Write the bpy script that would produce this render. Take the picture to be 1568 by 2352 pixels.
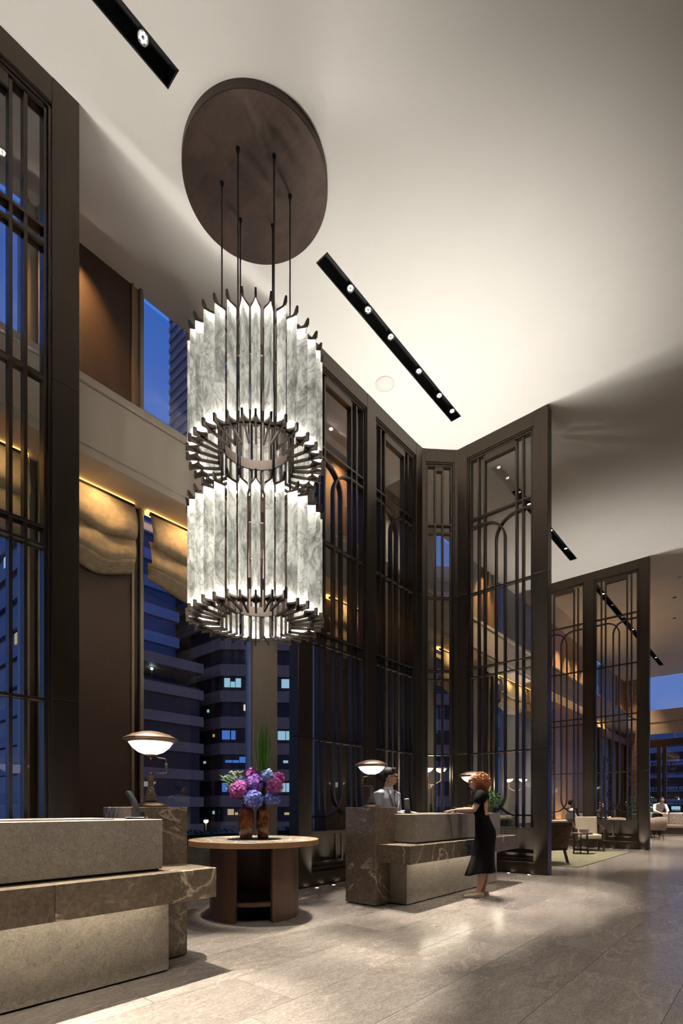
import bpy, bmesh, math, random
from mathutils import Vector, Matrix
random.seed(7)
R = math.radians
for o in list(bpy.data.objects): bpy.data.objects.remove(o)
SC = bpy.context.scene
COL = SC.collection
# ------------------------------------------------------------------ camera
TH = 0.7139                       # yaw of the view direction from +X (radians)
FPX, HZ, CAMH = 1163.0, 1855.0, 1.2
cam = bpy.data.cameras.new('camera'); camo = bpy.data.objects.new('camera', cam); COL.objects.link(camo)
camo.location = (0, 0, CAMH); camo.rotation_euler = (R(90), 0, TH - R(90))
cam.sensor_fit = 'HORIZONTAL'; cam.sensor_width = 36; cam.lens = 36 * FPX / 1568
cam.shift_y = (HZ - 1176) / 1568; cam.clip_end = 1000; cam.clip_start = .05
SC.camera = camo
SC.view_settings.view_transform = 'Standard'; SC.view_settings.look = 'None'
SC.view_settings.gamma = 1; SC.view_settings.exposure = 0.0
SC.view_settings.use_curve_mapping = False
# ------------------------------------------------------------------ dusk sky
W = bpy.data.worlds.new('dusk'); SC.world = W; W.use_nodes = True
nt = W.node_tree; nt.nodes.clear()
tc = nt.nodes.new('ShaderNodeTexCoord'); sp = nt.nodes.new('ShaderNodeSeparateXYZ')
rp = nt.nodes.new('ShaderNodeValToRGB'); bg = nt.nodes.new('ShaderNodeBackground'); ou = nt.nodes.new('ShaderNodeOutputWorld')
rp.color_ramp.elements[0].position = 0.0; rp.color_ramp.elements[0].color = (.17, .25, .50, 1)
rp.color_ramp.elements[1].position = 0.7; rp.color_ramp.elements[1].color = (.045, .15, .53, 1)
nt.links.new(tc.outputs['Generated'], sp.inputs[0]); nt.links.new(sp.outputs['Z'], rp.inputs[0])
nt.links.new(rp.outputs[0], bg.inputs[0]); nt.links.new(bg.outputs[0], ou.inputs[0]); bg.inputs[1].default_value = 1.3
# ------------------------------------------------------------------ light levels (lamps come with their fittings below; the added fill spots have none)
E_UP, E_TRACK, E_FILL, E_UPA = 375.0, 4600.0, 740.0, 62
CEIL = 8.3
E_COVE = 25.0
WARM = (1, .86, .68)
def spot(loc, aim, energy, size=50, blend=.7, col=WARM, rad=.05):
    l = bpy.data.lights.new('spot', 'SPOT'); l.energy = energy; l.spot_size = R(size); l.spot_blend = blend
    l.color = col; l.shadow_soft_size = rad
    o = bpy.data.objects.new('spot_light', l); COL.objects.link(o); o.location = loc
    o.rotation_euler = (Vector(aim) - Vector(loc)).to_track_quat('-Z', 'Y').to_euler(); return o
def point(loc, energy, col=WARM, rad=.05):
    l = bpy.data.lights.new('point', 'POINT'); l.energy = energy; l.color = col; l.shadow_soft_size = rad
    o = bpy.data.objects.new('point_light', l); COL.objects.link(o); o.location = loc; return o
# unseen fill spots added at ceiling height behind and beside the camera
for (x, y) in ((-2, -.3), (1.5, -.3), (5, -.6), (8.5, -.8), (12.5, -.8), (17, -.5), (22, 0)):
    spot((x, y, CEIL - .06), (x, y + .9, 0), E_FILL, 80, .9, (1, .92, .83), .12)
# ================================================================== helpers
class MB:
    def __init__(s): s.v = []; s.f = []; s.sm = []
    def add(s, vs, fs, smooth=False):
        n = len(s.v); s.v += [tuple(v) for v in vs]
        for f in fs: s.f.append(tuple(i + n for i in f)); s.sm.append(smooth)
        return s
    def box(s, x0, x1, y0, y1, z0, z1):
        vs = [(x, y, z) for z in (z0, z1) for y in (y0, y1) for x in (x0, x1)]
        return s.add(vs, [(0, 2, 3, 1), (4, 5, 7, 6), (0, 1, 5, 4), (2, 6, 7, 3), (0, 4, 6, 2), (1, 3, 7, 5)])
    def prism(s, poly, z0, z1, smooth=False):
        n = len(poly)
        vs = [(x, y, z0) for x, y in poly] + [(x, y, z1) for x, y in poly]
        s.add(vs, [tuple(range(n - 1, -1, -1)), tuple(range(n, 2 * n))])
        return s.add(vs, [(i, (i + 1) % n, n + (i + 1) % n, n + i) for i in range(n)], smooth)
    def lathe(s, prof, n=32, c=(0, 0, 0), a0=0, a1=None, smooth=True):
        full = a1 is None; a1 = 2 * math.pi if full else a1
        m = n if full else n + 1; vs = []
        for i in range(m):
            a = a0 + (a1 - a0) * i / n
            for r, z in prof: vs.append((c[0] + r * math.cos(a), c[1] + r * math.sin(a), c[2] + z))
        k = len(prof); fs = []
        for i in range(n):
            j = (i + 1) % m
            for q in range(k - 1): fs.append((i * k + q, j * k + q, j * k + q + 1, i * k + q + 1))
        return s.add(vs, fs, smooth)
    def arc(s, r0, r1, a0, a1, z0, z1, n=16, c=(0, 0)):          # solid curved panel
        vs = []
        for i in range(n + 1):
            a = a0 + (a1 - a0) * i / n
            for r in (r0, r1):
                for z in (z0, z1): vs.append((c[0] + r * math.cos(a), c[1] + r * math.sin(a), z))
        fs = []; sm = []
        for i in range(n):
            b = i * 4; d = b + 4
            fs += [(b, b + 1, d + 1, d), (b + 2, d + 2, d + 3, b + 3), (b + 1, b + 3, d + 3, d + 1), (b, d, d + 2, b + 2)]
        e = n * 4
        fs += [(0, 2, 3, 1), (e, e + 1, e + 3, e + 2)]
        return s.add(vs, fs)
    def tube(s, pts, rad, n=10, cap=True, flat=None):
        pts = [Vector(p) for p in pts]
        if not isinstance(rad, (list, tuple)): rad = [rad] * len(pts)
        vs = []; k = len(pts)
        t0 = (pts[1] - pts[0]).normalized()
        u = t0.orthogonal().normalized() if flat is None else Vector(flat)
        for i, p in enumerate(pts):
            t = (pts[min(i + 1, k - 1)] - pts[max(i - 1, 0)]).normalized()
            u = (u - t * u.dot(t)); u = u.normalized() if u.length > 1e-6 else t.orthogonal().normalized()
            w = t.cross(u)
            for j in range(n):
                a = 2 * math.pi * j / n
                vs.append(p + (u * math.cos(a) + w * math.sin(a)) * rad[i])
        fs = [(i * n + j, i * n + (j + 1) % n, (i + 1) * n + (j + 1) % n, (i + 1) * n + j) for i in range(k - 1) for j in range(n)]
        s.add(vs, fs, True)
        if cap:
            m = len(s.v) - len(vs)
            s.f.append(tuple(m + j for j in range(n - 1, -1, -1))); s.sm.append(False)
            s.f.append(tuple(m + (k - 1) * n + j for j in range(n))); s.sm.append(False)
        return s
    def sweep(s, pts, w, d, normal=(0, 1, 0)):                   # rectangular bar along a path lying in the plane of `normal`
        pts = [Vector(p) for p in pts]; N = Vector(normal); k = len(pts); vs = []
        for i, p in enumerate(pts):
            a = (pts[i] - pts[i - 1]).normalized() if i else None
            b = (pts[i + 1] - pts[i]).normalized() if i < k - 1 else None
            t = ((a or b) + (b or a)).normalized(); q = t.cross(N)
            ww = w / 2 / max(.5, t.dot(a or b))
            for e, g in ((-1, -1), (1, -1), (1, 1), (-1, 1)): vs.append(p + q * ww * e + N * d / 2 * g)
        fs = [(i * 4 + j, i * 4 + (j + 1) % 4, i * 4 + 4 + (j + 1) % 4, i * 4 + 4 + j) for i in range(k - 1) for j in range(4)]
        fs += [(3, 2, 1, 0), tuple((k - 1) * 4 + j for j in range(4))]
        return s.add(vs, fs)
    def ell(s, c, r, nu=16, nv=10, M=None):
        vs = []
        for i in range(nv + 1):
            ph = math.pi * i / nv
            for j in range(nu):
                a = 2 * math.pi * j / nu
                p = Vector((r[0] * math.sin(ph) * math.cos(a), r[1] * math.sin(ph) * math.sin(a), -r[2] * math.cos(ph)))
                if M: p = M @ p
                vs.append(p + Vector(c))
        return s.add(vs, [(i * nu + j, i * nu + (j + 1) % nu, (i + 1) * nu + (j + 1) % nu, (i + 1) * nu + j) for i in range(nv) for j in range(nu)], True)
    def loft(s, rings, n=28, a0=0, a1=None, cap=True, wob=None):   # rings: (z, cx, cy, rx, ry)
        full = a1 is None; A1 = 2 * math.pi if full else a1; m = n if full else n + 1
        vs = []
        for q, (z, cx, cy, rx, ry) in enumerate(rings):
            for j in range(m):
                a = a0 + (A1 - a0) * j / n
                k = 1 + (wob(a, q) if wob else 0)
                vs.append((cx + rx * k * math.cos(a), cy + ry * k * math.sin(a), z))
        fs = [(i * m + j, i * m + (j + 1) % m, (i + 1) * m + (j + 1) % m, (i + 1) * m + j) for i in range(len(rings) - 1) for j in range(n)]
        s.add(vs, fs, True)
        if cap and full:
            b = len(s.v) - len(vs)
            s.f.append(tuple(b + j for j in range(m - 1, -1, -1))); s.sm.append(False)
            s.f.append(tuple(b + (len(rings) - 1) * m + j for j in range(m))); s.sm.append(False)
        return s
    def mesh(s, name):
        me = bpy.data.meshes.new(name); me.from_pydata(s.v, [], s.f); me.update()
        me.polygons.foreach_set('use_smooth', s.sm); return me
    def build(s, name, mat, parent=None, fix=False):
        me = s.mesh(name); me.materials.append(mat)
        if fix:
            b = bmesh.new(); b.from_mesh(me); bmesh.ops.recalc_face_normals(b, faces=b.faces); b.to_mesh(me); b.free()
        return link(name, me, parent)
def link(name, me, parent=None):
    o = bpy.data.objects.new(name, me); COL.objects.link(o)
    if parent: o.parent = parent
    return o
def bevel(o, w=.004, seg=1):
    m = o.modifiers.new('bevel', 'BEVEL'); m.width = w; m.segments = seg; m.limit_method = 'ANGLE'; return o
def solid(o, t=.006):
    m = o.modifiers.new('solid', 'SOLIDIFY'); m.thickness = t; m.offset = 0; return o
def tag(o, label=None, cat=None, group=None, kind=None):
    if label: o['label'] = label
    if cat: o['category'] = cat
    if group: o['group'] = group
    if kind: o['kind'] = kind
    return o
def thing(name, label, cat, loc=(0, 0, 0), rz=0, group=None):
    o = bpy.data.objects.new(name, None); COL.objects.link(o); o.location = loc; o.rotation_euler = (0, 0, rz); o.empty_display_size = .1
    return tag(o, label, cat, group)
def setting(name, loc=(0, 0, 0)):
    o = bpy.data.objects.new(name, None); COL.objects.link(o); o.location = loc; return tag(o, kind='structure')
def remeshed(mb, name, mat, parent, voxel=.006, smooth=4):
    me = mb.mesh(name + '_src'); o = bpy.data.objects.new(name, me); COL.objects.link(o)
    m = o.modifiers.new('r', 'REMESH'); m.mode = 'VOXEL'; m.voxel_size = voxel; m.use_smooth_shade = True
    s = o.modifiers.new('s', 'SMOOTH'); s.iterations = smooth; s.factor = .5
    dg = bpy.context.evaluated_depsgraph_get(); dg.update()
    me2 = bpy.data.meshes.new_from_object(o.evaluated_get(dg))
    bpy.data.objects.remove(o); bpy.data.meshes.remove(me)
    me2.name = name; me2.materials.clear(); me2.materials.append(mat)
    for p in me2.polygons: p.use_smooth = True
    return link(name, me2, parent)
def proj(x, y, z):
    c, s = math.cos(TH), math.sin(TH); d = c * x + s * y; l = s * x - c * y
    if d < .1: return None
    return 784 + FPX * l / d, HZ - FPX * (z - CAMH) / d, d
# ================================================================== materials
class NT:
    def __init__(s, name):
        s.m = bpy.data.materials.new(name); s.m.use_nodes = True; s.t = s.m.node_tree; s.t.nodes.clear()
        s.out = s.n('OutputMaterial')
    def n(s, k, **kw):
        nd = s.t.nodes.new('ShaderNode' + k)
        for a, b in kw.items(): setattr(nd, a, b)
        return nd
    def l(s, a, b): s.t.links.new(a, b)
    def val(s, sock, v):
        if isinstance(v, bpy.types.NodeSocket): s.l(v, sock)
        elif isinstance(v, (tuple, list)): sock.default_value = tuple(v) + ((1,) if len(v) == 3 and len(sock.default_value) == 4 else ())
        else: sock.default_value = v
    def coord(s, scale=(1, 1, 1), rand=True):
        tc = s.n('TexCoord'); mp = s.n('Mapping'); s.l(tc.outputs['Object'], mp.inputs[0]); mp.inputs['Scale'].default_value = scale
        if not rand: return mp.outputs[0]
        oi = s.n('ObjectInfo'); ad = s.n('VectorMath', operation='ADD'); ml = s.n('VectorMath', operation='SCALE')
        cb = s.n('CombineXYZ'); s.l(oi.outputs['Random'], cb.inputs[0]); s.l(oi.outputs['Random'], cb.inputs[1]); s.l(oi.outputs['Random'], cb.inputs[2])
        s.l(cb.outputs[0], ml.inputs[0]); ml.inputs['Scale'].default_value = 60
        s.l(mp.outputs[0], ad.inputs[0]); s.l(ml.outputs[0], ad.inputs[1]); return ad.outputs[0]
    def noise(s, co, scale, detail=6, rough=.6, dist=0):
        n = s.n('TexNoise'); s.l(co, n.inputs['Vector']); n.inputs['Scale'].default_value = scale; n.inputs['Detail'].default_value = detail
        n.inputs['Roughness'].default_value = rough; n.inputs['Distortion'].default_value = dist; return n.outputs['Fac']
    def ramp(s, fac, stops):
        r = s.n('ValToRGB'); s.l(fac, r.inputs[0]); e = r.color_ramp.elements
        while len(e) < len(stops): e.new(.5)
        for q, (p, c) in zip(e, stops): q.position = p; q.color = tuple(c) + ((1,) if len(c) == 3 else ())
        return r.outputs[0]
    def math(s, op, a, b=None):
        m = s.n('Math', operation=op); s.val(m.inputs[0], a)
        if b is not None: s.val(m.inputs[1], b)
        return m.outputs[0]
    def mix(s, fac, a, b, mode='MIX'):
        m = s.n('Mix', data_type='RGBA', blend_type=mode); s.val(m.inputs[0], fac); s.val(m.inputs[6], a); s.val(m.inputs[7], b); return m.outputs[2]
    def bump(s, h, strength=.2, dist=.01):
        b = s.n('Bump'); s.l(h, b.inputs['Height']); b.inputs['Strength'].default_value = strength; b.inputs['Distance'].default_value = dist; return b.outputs[0]
    def pbr(s, color, rough=.5, metal=0, normal=None, emit=None, estr=0, spec=.5, trans=None):
        b = s.n('BsdfPrincipled'); s.val(b.inputs['Base Color'], color); s.val(b.inputs['Roughness'], rough); s.val(b.inputs['Metallic'], metal)
        b.inputs['Specular IOR Level'].default_value = spec
        if normal: s.l(normal, b.inputs['Normal'])
        if emit is not None: s.val(b.inputs['Emission Color'], emit); s.val(b.inputs['Emission Strength'], estr)
        if trans: b.inputs['Transmission Weight'].default_value = trans
        s.l(b.outputs[0], s.out.inputs[0]); return s.m
def m_plain(name, c, rough=.5, metal=0, var=.08, scale=8, bump=.05, spec=.5):
    t = NT(name); co = t.coord(); n = t.noise(co, scale)
    k = t.ramp(n, [(.3, [x * (1 - var) for x in c]), (.7, [min(1, x * (1 + var)) for x in c])])
    return t.pbr(k, rough, metal, t.bump(t.noise(co, scale * 8), bump), spec=spec)
def m_emit(name, c, s):
    t = NT(name); return t.pbr(tuple(x * .5 for x in c), .5, 0, None, c, s)
def m_stone(name, dark, mid, light, scale=1.6, veins=(.6, .55, .45), vs=.9, vamt=.5, rough=.25, aniso=(1, 1, 1), chips=.5, varr=0):
    t = NT(name); co = t.coord(aniso)
    a = t.noise(co, scale, 12, .68, .6); b = t.noise(co, scale * 9, 8, .7, 1.2); c = t.noise(co, scale * 34, 4, .6, .5)
    base = t.ramp(a, [(.28, dark), (.5, mid), (.74, light)])
    base = t.mix(.42, base, t.ramp(b, [(.3, [x * .55 for x in mid]), (.52, mid), (.75, [min(1, x * 1.5) for x in light])]))
    base = t.mix(.22, base, t.ramp(c, [(.35, [x * .45 for x in dark]), (.5, mid), (.7, [min(1, x * 1.7) for x in light])]))
    rd = t.math('ABSOLUTE', t.math('SUBTRACT', t.noise(co, vs, 5, .55, 1.6), .5))
    v = t.ramp(rd, [(0, (1, 1, 1)), (.008, (.5, .5, .5)), (.022, (0, 0, 0))])
    mk = t.ramp(t.noise(co, vs * .8, 2), [(.42, (0, 0, 0)), (.56, (vamt,) * 3)])
    base = t.mix(t.math('MULTIPLY', v, mk), base, veins)
    rd2 = t.math('ABSOLUTE', t.math('SUBTRACT', t.noise(co, vs * 6, 4, .6, 2.5), .5))
    v2 = t.ramp(rd2, [(0, (1, 1, 1)), (.016, (0, 0, 0))])
    base = t.mix(t.math('MULTIPLY', v2, chips * .5), base, [min(1, x * 1.35) for x in light])
    if varr:
        oi = t.n('ObjectInfo'); f = t.ramp(oi.outputs['Random'], [(0, (1 - varr,) * 3), (1, (1 + varr * .6,) * 3)])
        base = t.mix(1, base, f, 'MULTIPLY')
    return t.pbr(base, t.ramp(b, [(.3, (rough * .8,) * 3), (.7, (rough * 1.3,) * 3)]), 0, t.bump(b, .04))
def m_wood(name, c, rough=.4, axis=(1, 1, .06), sc=22):
    t = NT(name); co = t.coord(axis); n = t.noise(co, sc, 8, .6, .4); g = t.noise(co, sc * 5, 3)
    k = t.ramp(n, [(.3, [x * .7 for x in c]), (.6, c), (.8, [min(1, x * 1.25) for x in c])])
    return t.pbr(k, rough, 0, t.bump(g, .06))
def m_metal(name, c, rough=.35, metal=.9, brush=(40, 40, .8)):
    t = NT(name); co = t.coord(brush); n = t.noise(co, 3, 4)
    k = t.ramp(n, [(.3, [x * .93 for x in c]), (.7, [min(1, x * 1.07) for x in c])])
    return t.pbr(k, t.ramp(n, [(.3, (rough * .95,) * 3), (.7, (rough * 1.07,) * 3)]), metal, t.bump(n, .002))
def m_fabric(name, c, rough=.9, weave=160, var=.15):
    t = NT(name); co = t.coord(); w = t.n('TexWave'); t.l(co, w.inputs[0]); w.inputs['Scale'].default_value = weave; w.bands_direction = 'Z'
    n = t.noise(co, 12, 6); k = t.ramp(n, [(.3, [x * (1 - var) for x in c]), (.7, [min(1, x * (1 + var)) for x in c])])
    k = t.mix(.12, k, w.outputs[1], 'MULTIPLY')
    return t.pbr(k, rough, 0, t.bump(t.noise(co, 220, 2), .15), spec=.2)
def m_glass(name, tint=(1, 1, 1), refl=.1, rough=.02):
    t = NT(name); tr = t.n('BsdfTransparent'); gl = t.n('BsdfGlossy'); mx = t.n('MixShader'); lw = t.n('LayerWeight')
    tr.inputs[0].default_value = tuple(tint) + (1,); gl.inputs['Roughness'].default_value = rough; lw.inputs[0].default_value = .12
    f = t.math('ADD', t.math('MULTIPLY', lw.outputs['Facing'], .55), refl * .25)
    co = t.coord(); v = t.noise(co, .6, 2); f = t.math('MULTIPLY', f, t.ramp(v, [(0, (.9,) * 3), (1, (1,) * 3)]))
    t.l(f, mx.inputs[0]); t.l(tr.outputs[0], mx.inputs[1]); t.l(gl.outputs[0], mx.inputs[2]); t.l(mx.outputs[0], t.out.inputs[0]); return t.m
M = {}
M['ceil'] = m_plain('ceiling_paint', (.60, .575, .535), .75, 0, .02, 1.2, .02, .3)
M['bronze'] = m_metal('dark_bronze', (.068, .053, .042), .31, .88, (6, 6, .5))
M['bronze2'] = m_metal('chandelier_bronze', (.07, .052, .043), .5, .6)
M['canopy'] = NT('canopy_bronze')
_t = M['canopy']; _c = _t.coord((1, 1, 1)); _a = _t.noise(_c, 3.2, 8, .65, 1.0); _b = _t.noise(_t.coord((6, 1, 1)), 3, 6)
M['canopy'] = _t.pbr(_t.mix(.4, _t.ramp(_a, [(.3, (.030, .019, .015)), (.7, (.075, .047, .036))]), _t.ramp(_b, [(.3, (.03, .02, .015)), (.7, (.07, .045, .035))])), .42, .5)
M['black'] = m_plain('black_metal', (.012, .012, .013), .35, .3)
M['slot'] = m_plain('slot_black', (.006, .006, .006), .4)
M['grey'] = m_plain('grey_metal', (.25, .25, .25), .35, .7)
M['tile'] = m_stone('floor_limestone', (.13, .108, .093), (.22, .190, .166), (.33, .295, .262), 1.5, (.42, .37, .31), 1.2, .5, .16, (1, 2.4, 1), .55, .16)
M['desk'] = m_stone('desk_limestone', (.17, .148, .122), (.26, .228, .19), (.36, .325, .28), 2.4, (.45, .38, .29), .9, .35, .3, (1, 1, 1), .6)
M['marble'] = m_stone('brown_marble', (.06, .043, .030), (.14, .108, .076), (.20, .16, .115), 1.1, (.50, .41, .29), 1.25, 1.0, .22, (1, 1, 1), .16, .06)
M['wallstone'] = m_stone('grey_stone', (.10, .09, .08), (.17, .15, .13), (.24, .22, .19), 1.2, (.4, .36, .3), .7, .6, .4)
t = NT('striated_marble'); co = t.coord((1, 1, 1), True); w = t.n('TexWave'); mp = t.n('Mapping'); t.l(co, mp.inputs[0]); mp.inputs['Rotation'].default_value = (R(35), R(32), 0)
t.l(mp.outputs[0], w.inputs[0]); w.inputs['Scale'].default_value = 2.6; w.inputs['Distortion'].default_value = 7; w.inputs['Detail'].default_value = 8; w.inputs['Detail Scale'].default_value = 1.1
M['striated'] = t.pbr(t.ramp(w.outputs[1], [(0, (.22, .13, .07)), (.35, (.33, .21, .12)), (.8, (.38, .255, .155)), (1, (.30, .19, .11))]), .35)
M['beam'] = m_plain('beam_paint', (.56, .475, .395), .7, 0, .03, 3)
M['pier'] = m_plain('pier_cladding', (.33, .32, .315), .6, 0, .04, 4)
M['tan'] = m_plain('tan_frame', (.33, .25, .17), .45, .3, .05, 6)
M['alu'] = m_metal('window_aluminium', (.34, .31, .28), .4, .7)
M['leather'] = m_plain('brown_fabric_panel', (.062, .034, .023), .6, 0, .12, 30, .2)
M['blind'] = m_fabric('linen_blind', (.46, .36, .24), .95, 90, .18)
M['cove'] = m_emit('cove_led', (1, .56, .15), 2.6)
M['glass'] = m_glass('screen_glass', (.93, .94, .94), .12)
M['winglass'] = m_glass('window_glass', (.82, .86, .92), .35)
M['wood'] = m_wood('walnut', (.115, .062, .038), .42)
M['darkwood'] = m_wood('dark_walnut', (.045, .024, .015), .35)
M['rimwood'] = m_wood('oak_rim', (.30, .165, .08), .4, (.4, .4, 6), 6)
M['travertine'] = m_stone('table_travertine', (.34, .28, .215), (.40, .335, .265), (.46, .39, .31), 2, (.6, .5, .4), 1.5, .3, .25)
M['lens'] = m_emit('led_lens', (1, .93, .8), 14)
M['floorlens'] = m_emit('floor_led_lens', (1, .9, .72), 25)
M['lampbowl'] = None
t = NT('lamp_bowl_glass'); co = t.coord((1, 1, 1), False); sx = t.n('SeparateXYZ'); t.l(co, sx.inputs[0])
an = t.math('ARCTAN2', sx.outputs[1], sx.outputs[0]); rib = t.math('SINE', t.math('MULTIPLY', an, 60)); rb = t.ramp(t.math('ADD', t.math('MULTIPLY', rib, .5), .5), [(0, (.55, .5, .4)), (.6, (1, .95, .82))])
M['lampbowl'] = t.pbr((.8, .78, .7), .15, 0, None, rb, 1.9)
M['lampmetal'] = m_metal('copper_bronze', (.30, .20, .145), .33, .9, (3, 3, 3))
M['lampstone'] = m_stone('lamp_stone', (.03, .024, .016), (.09, .072, .05), (.22, .19, .13), 9, (.4, .36, .26), 8, .8, .25)
t = NT('alabaster_fin'); co = t.coord((1, 1, .55)); a = t.noise(co, 6, 4, .55, 2.0); rd = t.math('ABSOLUTE', t.math('SUBTRACT', a, .5))
ve = t.ramp(rd, [(0, (.52, .52, .50)), (.03, (.80, .80, .77)), (.10, (1, .99, .96))]); cl = t.ramp(t.noise(co, 5, 6, .65, 1), [(.34, (.42, .42, .40)), (.62, (1, 1, .98))])
fc = t.mix(1, ve, cl, 'MULTIPLY'); df = t.n('BsdfDiffuse'); tl = t.n('BsdfTranslucent'); em = t.n('Emission'); m1 = t.n('MixShader'); a1 = t.n('AddShader')
t.l(fc, df.inputs[0]); t.l(fc, tl.inputs[0]); t.l(fc, em.inputs[0]); em.inputs[1].default_value = .24; m1.inputs[0].default_value = .6
t.l(df.outputs[0], m1.inputs[1]); t.l(tl.outputs[0], m1.inputs[2]); t.l(m1.outputs[0], a1.inputs[0]); t.l(em.outputs[0], a1.inputs[1]); t.l(a1.outputs[0], t.out.inputs[0]); M['fin'] = t.m
M['finled'] = m_emit('fin_led', (1, .96, .88), 110)
M['rug'] = m_fabric('olive_rug', (.13, .12, .078), .97, 60, .25)
M['cream'] = m_fabric('cream_cushion', (.42, .36, .28), .9, 120, .06)
M['taupe'] = m_fabric('taupe_upholstery', (.26, .20, .17), .9, 120, .06)
M['sage'] = m_fabric('sage_cushion', (.07, .085, .06), .9, 120, .1)
M['wicker'] = m_fabric('woven_cane', (.075, .045, .028), .7, 40, .35)
M['paper'] = m_plain('paper', (.6, .58, .52), .7)
M['candle'] = m_emit('candle_glow', (1, .5, .15), 5)
M['china'] = m_plain('white_china', (.65, .63, .6), .3)
M['leaf'] = m_plain('green_leaf', (.035, .10, .02), .45, 0, .4, 20)
M['leafdark'] = m_plain('hedge_leaf', (.035, .10, .03), .5, 0, .5, 15)
M['blade'] = m_plain('grass_blade', (.085, .21, .035), .4, 0, .35, 10)
M['stem'] = m_plain('flower_stem', (.05, .09, .03), .5)
def m_petal(name, a, b):
    t = NT(name); co = t.coord(); n = t.noise(co, 26, 3); return t.pbr(t.ramp(n, [(.35, a), (.65, b)]), .6, 0, None, spec=.25)
M['pet_pink'] = m_petal('petal_pink', (.34, .055, .26), (.55, .17, .46)); M['pet_purple'] = m_petal('petal_purple', (.17, .06, .38), (.38, .18, .60))
M['pet_blue'] = m_petal('petal_blue', (.09, .10, .46), (.26, .30, .70)); M['pet_mag'] = m_petal('petal_magenta', (.24, .03, .20), (.45, .09, .36))
M['pet_sky'] = m_petal('petal_skyblue', (.14, .24, .52), (.38, .50, .78)); M['thistle'] = m_petal('thistle_grey', (.16, .18, .17), (.42, .46, .48))
t = NT('amber_vase'); co = t.coord((1, 1, 1)); a = t.noise(co, 4.5, 4, .5, 1.6); rd = t.math('ABSOLUTE', t.math('SUBTRACT', t.noise(co, 5, 3, .5, 2.2), .5))
cc = t.ramp(a, [(.3, (.035, .008, .004)), (.55, (.15, .045, .018)), (.75, (.36, .17, .085))]); M['vase'] = t.pbr(t.mix(t.ramp(rd, [(0, (.55,) * 3), (.012, (0,) * 3)]), cc, (.6, .36, .15)), .06)
M['skin'] = m_plain('skin', (.52, .31, .225), .5, 0, .05, 14, .02, .35)
M['skin2'] = m_plain('skin_tan', (.46, .29, .215), .5, 0, .05, 14, .02, .35)
M['dress'] = m_plain('black_dress', (.0022, .0022, .0026), .8, 0, .2, 20, .1, .12)
M['hairred'] = m_plain('auburn_hair', (.36, .13, .04), .45, 0, .45, 30, .1)
M['hairblack'] = m_plain('black_hair', (.010, .008, .007), .55, 0, .3, 40, .2, .25)
M['shoe'] = m_plain('beige_shoe', (.42, .36, .28), .7)
M['suit'] = m_fabric('light_grey_suit', (.33, .34, .40), .85, 160, .05)
M['shirt'] = m_fabric('white_shirt', (.70, .72, .78), .8, 160, .03)
M['tie'] = m_fabric('slate_tie', (.05, .06, .10), .6, 80, .2)
M['darkcloth'] = m_fabric('dark_cloth', (.02, .02, .022), .85)
M['eye'] = m_plain('eye_dark', (.01, .008, .007), .1)
M['lip'] = m_plain('lip', (.42, .13, .10), .4)
M['phone'] = m_plain('phone_plastic', (.018, .022, .022), .42, 0, .1)
M['redled'] = m_emit('red_led', (1, .05, .12), 1.5)
M['wallp'] = m_plain('wall_panel', (.25, .20, .16), .6, 0, .05, 2)
# exterior
M['facade'] = m_plain('facade_glass', (.07, .03, .022), .35, .0, .3, .3, .02, .25)
M['band'] = m_plain('facade_band', (.40, .19, .115), .6, 0, .12, .4)
M['bluetower'] = m_plain('blue_tower_glass', (.06, .07, .13), .2, .2, .25, .3)
M['bluebands'] = m_plain('blue_tower_band', (.26, .26, .36), .5, 0, .1, .3)
M['litwin'] = m_emit('lit_window', (.6, .95, .95), .75); M['litwarm'] = m_emit('lit_window_warm', (1, .72, .3), .7); M['litblue'] = m_emit('screen_blue', (.15, .35, .9), .6)
M['litpink'] = m_emit('neon_pink', (1, .55, .4), 1.8); M['amber'] = m_emit('street_amber', (1, .6, .12), 40); M['cyanlamp'] = m_emit('site_lamp', (.5, 1, .95), 30)
M['ground'] = m_plain('city_ground', (.03, .03, .035), .9)
# ================================================================== the room shell
XB, XE, YR, YW = -6.0, 32.0, -6.0, 6.65
floor = tag(MB().box(XB, XE, YR, YW + .3, -.3, -.012).build('floor', M['wallstone']), kind='structure')
TX, TY, G = 1.2, .6, .003
tile_me = MB().box(G / 2, TX - G / 2, G / 2, TY - G / 2, -.012, 0).mesh('tile'); tile_me.materials.append(M['tile'])
cand = []
for j in range(-12, 12):
    y = -.1 + j * TY; off = (j % 2) * .6 + (.25 if j % 3 == 0 else 0)
    if y < YR or y + TY > YW + .02: continue
    for i in range(-6, 28):
        x = -.2 + off + i * TX
        if x < XB or x + TX > XE: continue
        vis = 0; dist = math.hypot(x + .6, y + .3)
        for a in (0, .5, 1):
            for b in (0, .5, 1):
                p = proj(x + a * TX, y + b * TY, 0)
                if p and -60 < p[0] < 1630 and p[1] < 2420: vis += 1
        cand.append((not vis, dist, x, y))
cand.sort(); rest = MB()
for k, (nv, d, x, y) in enumerate(cand):
    if not nv and k < 295:
        o = link('tile', tile_me, floor); o.location = (x, y, 0)
    else: rest.box(x + G / 2, x + TX - G / 2, y + G / 2, y + TY - G / 2, -.012, 0)
tag(rest.build('distant_tiles', M['tile'], floor), kind='stuff')
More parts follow.
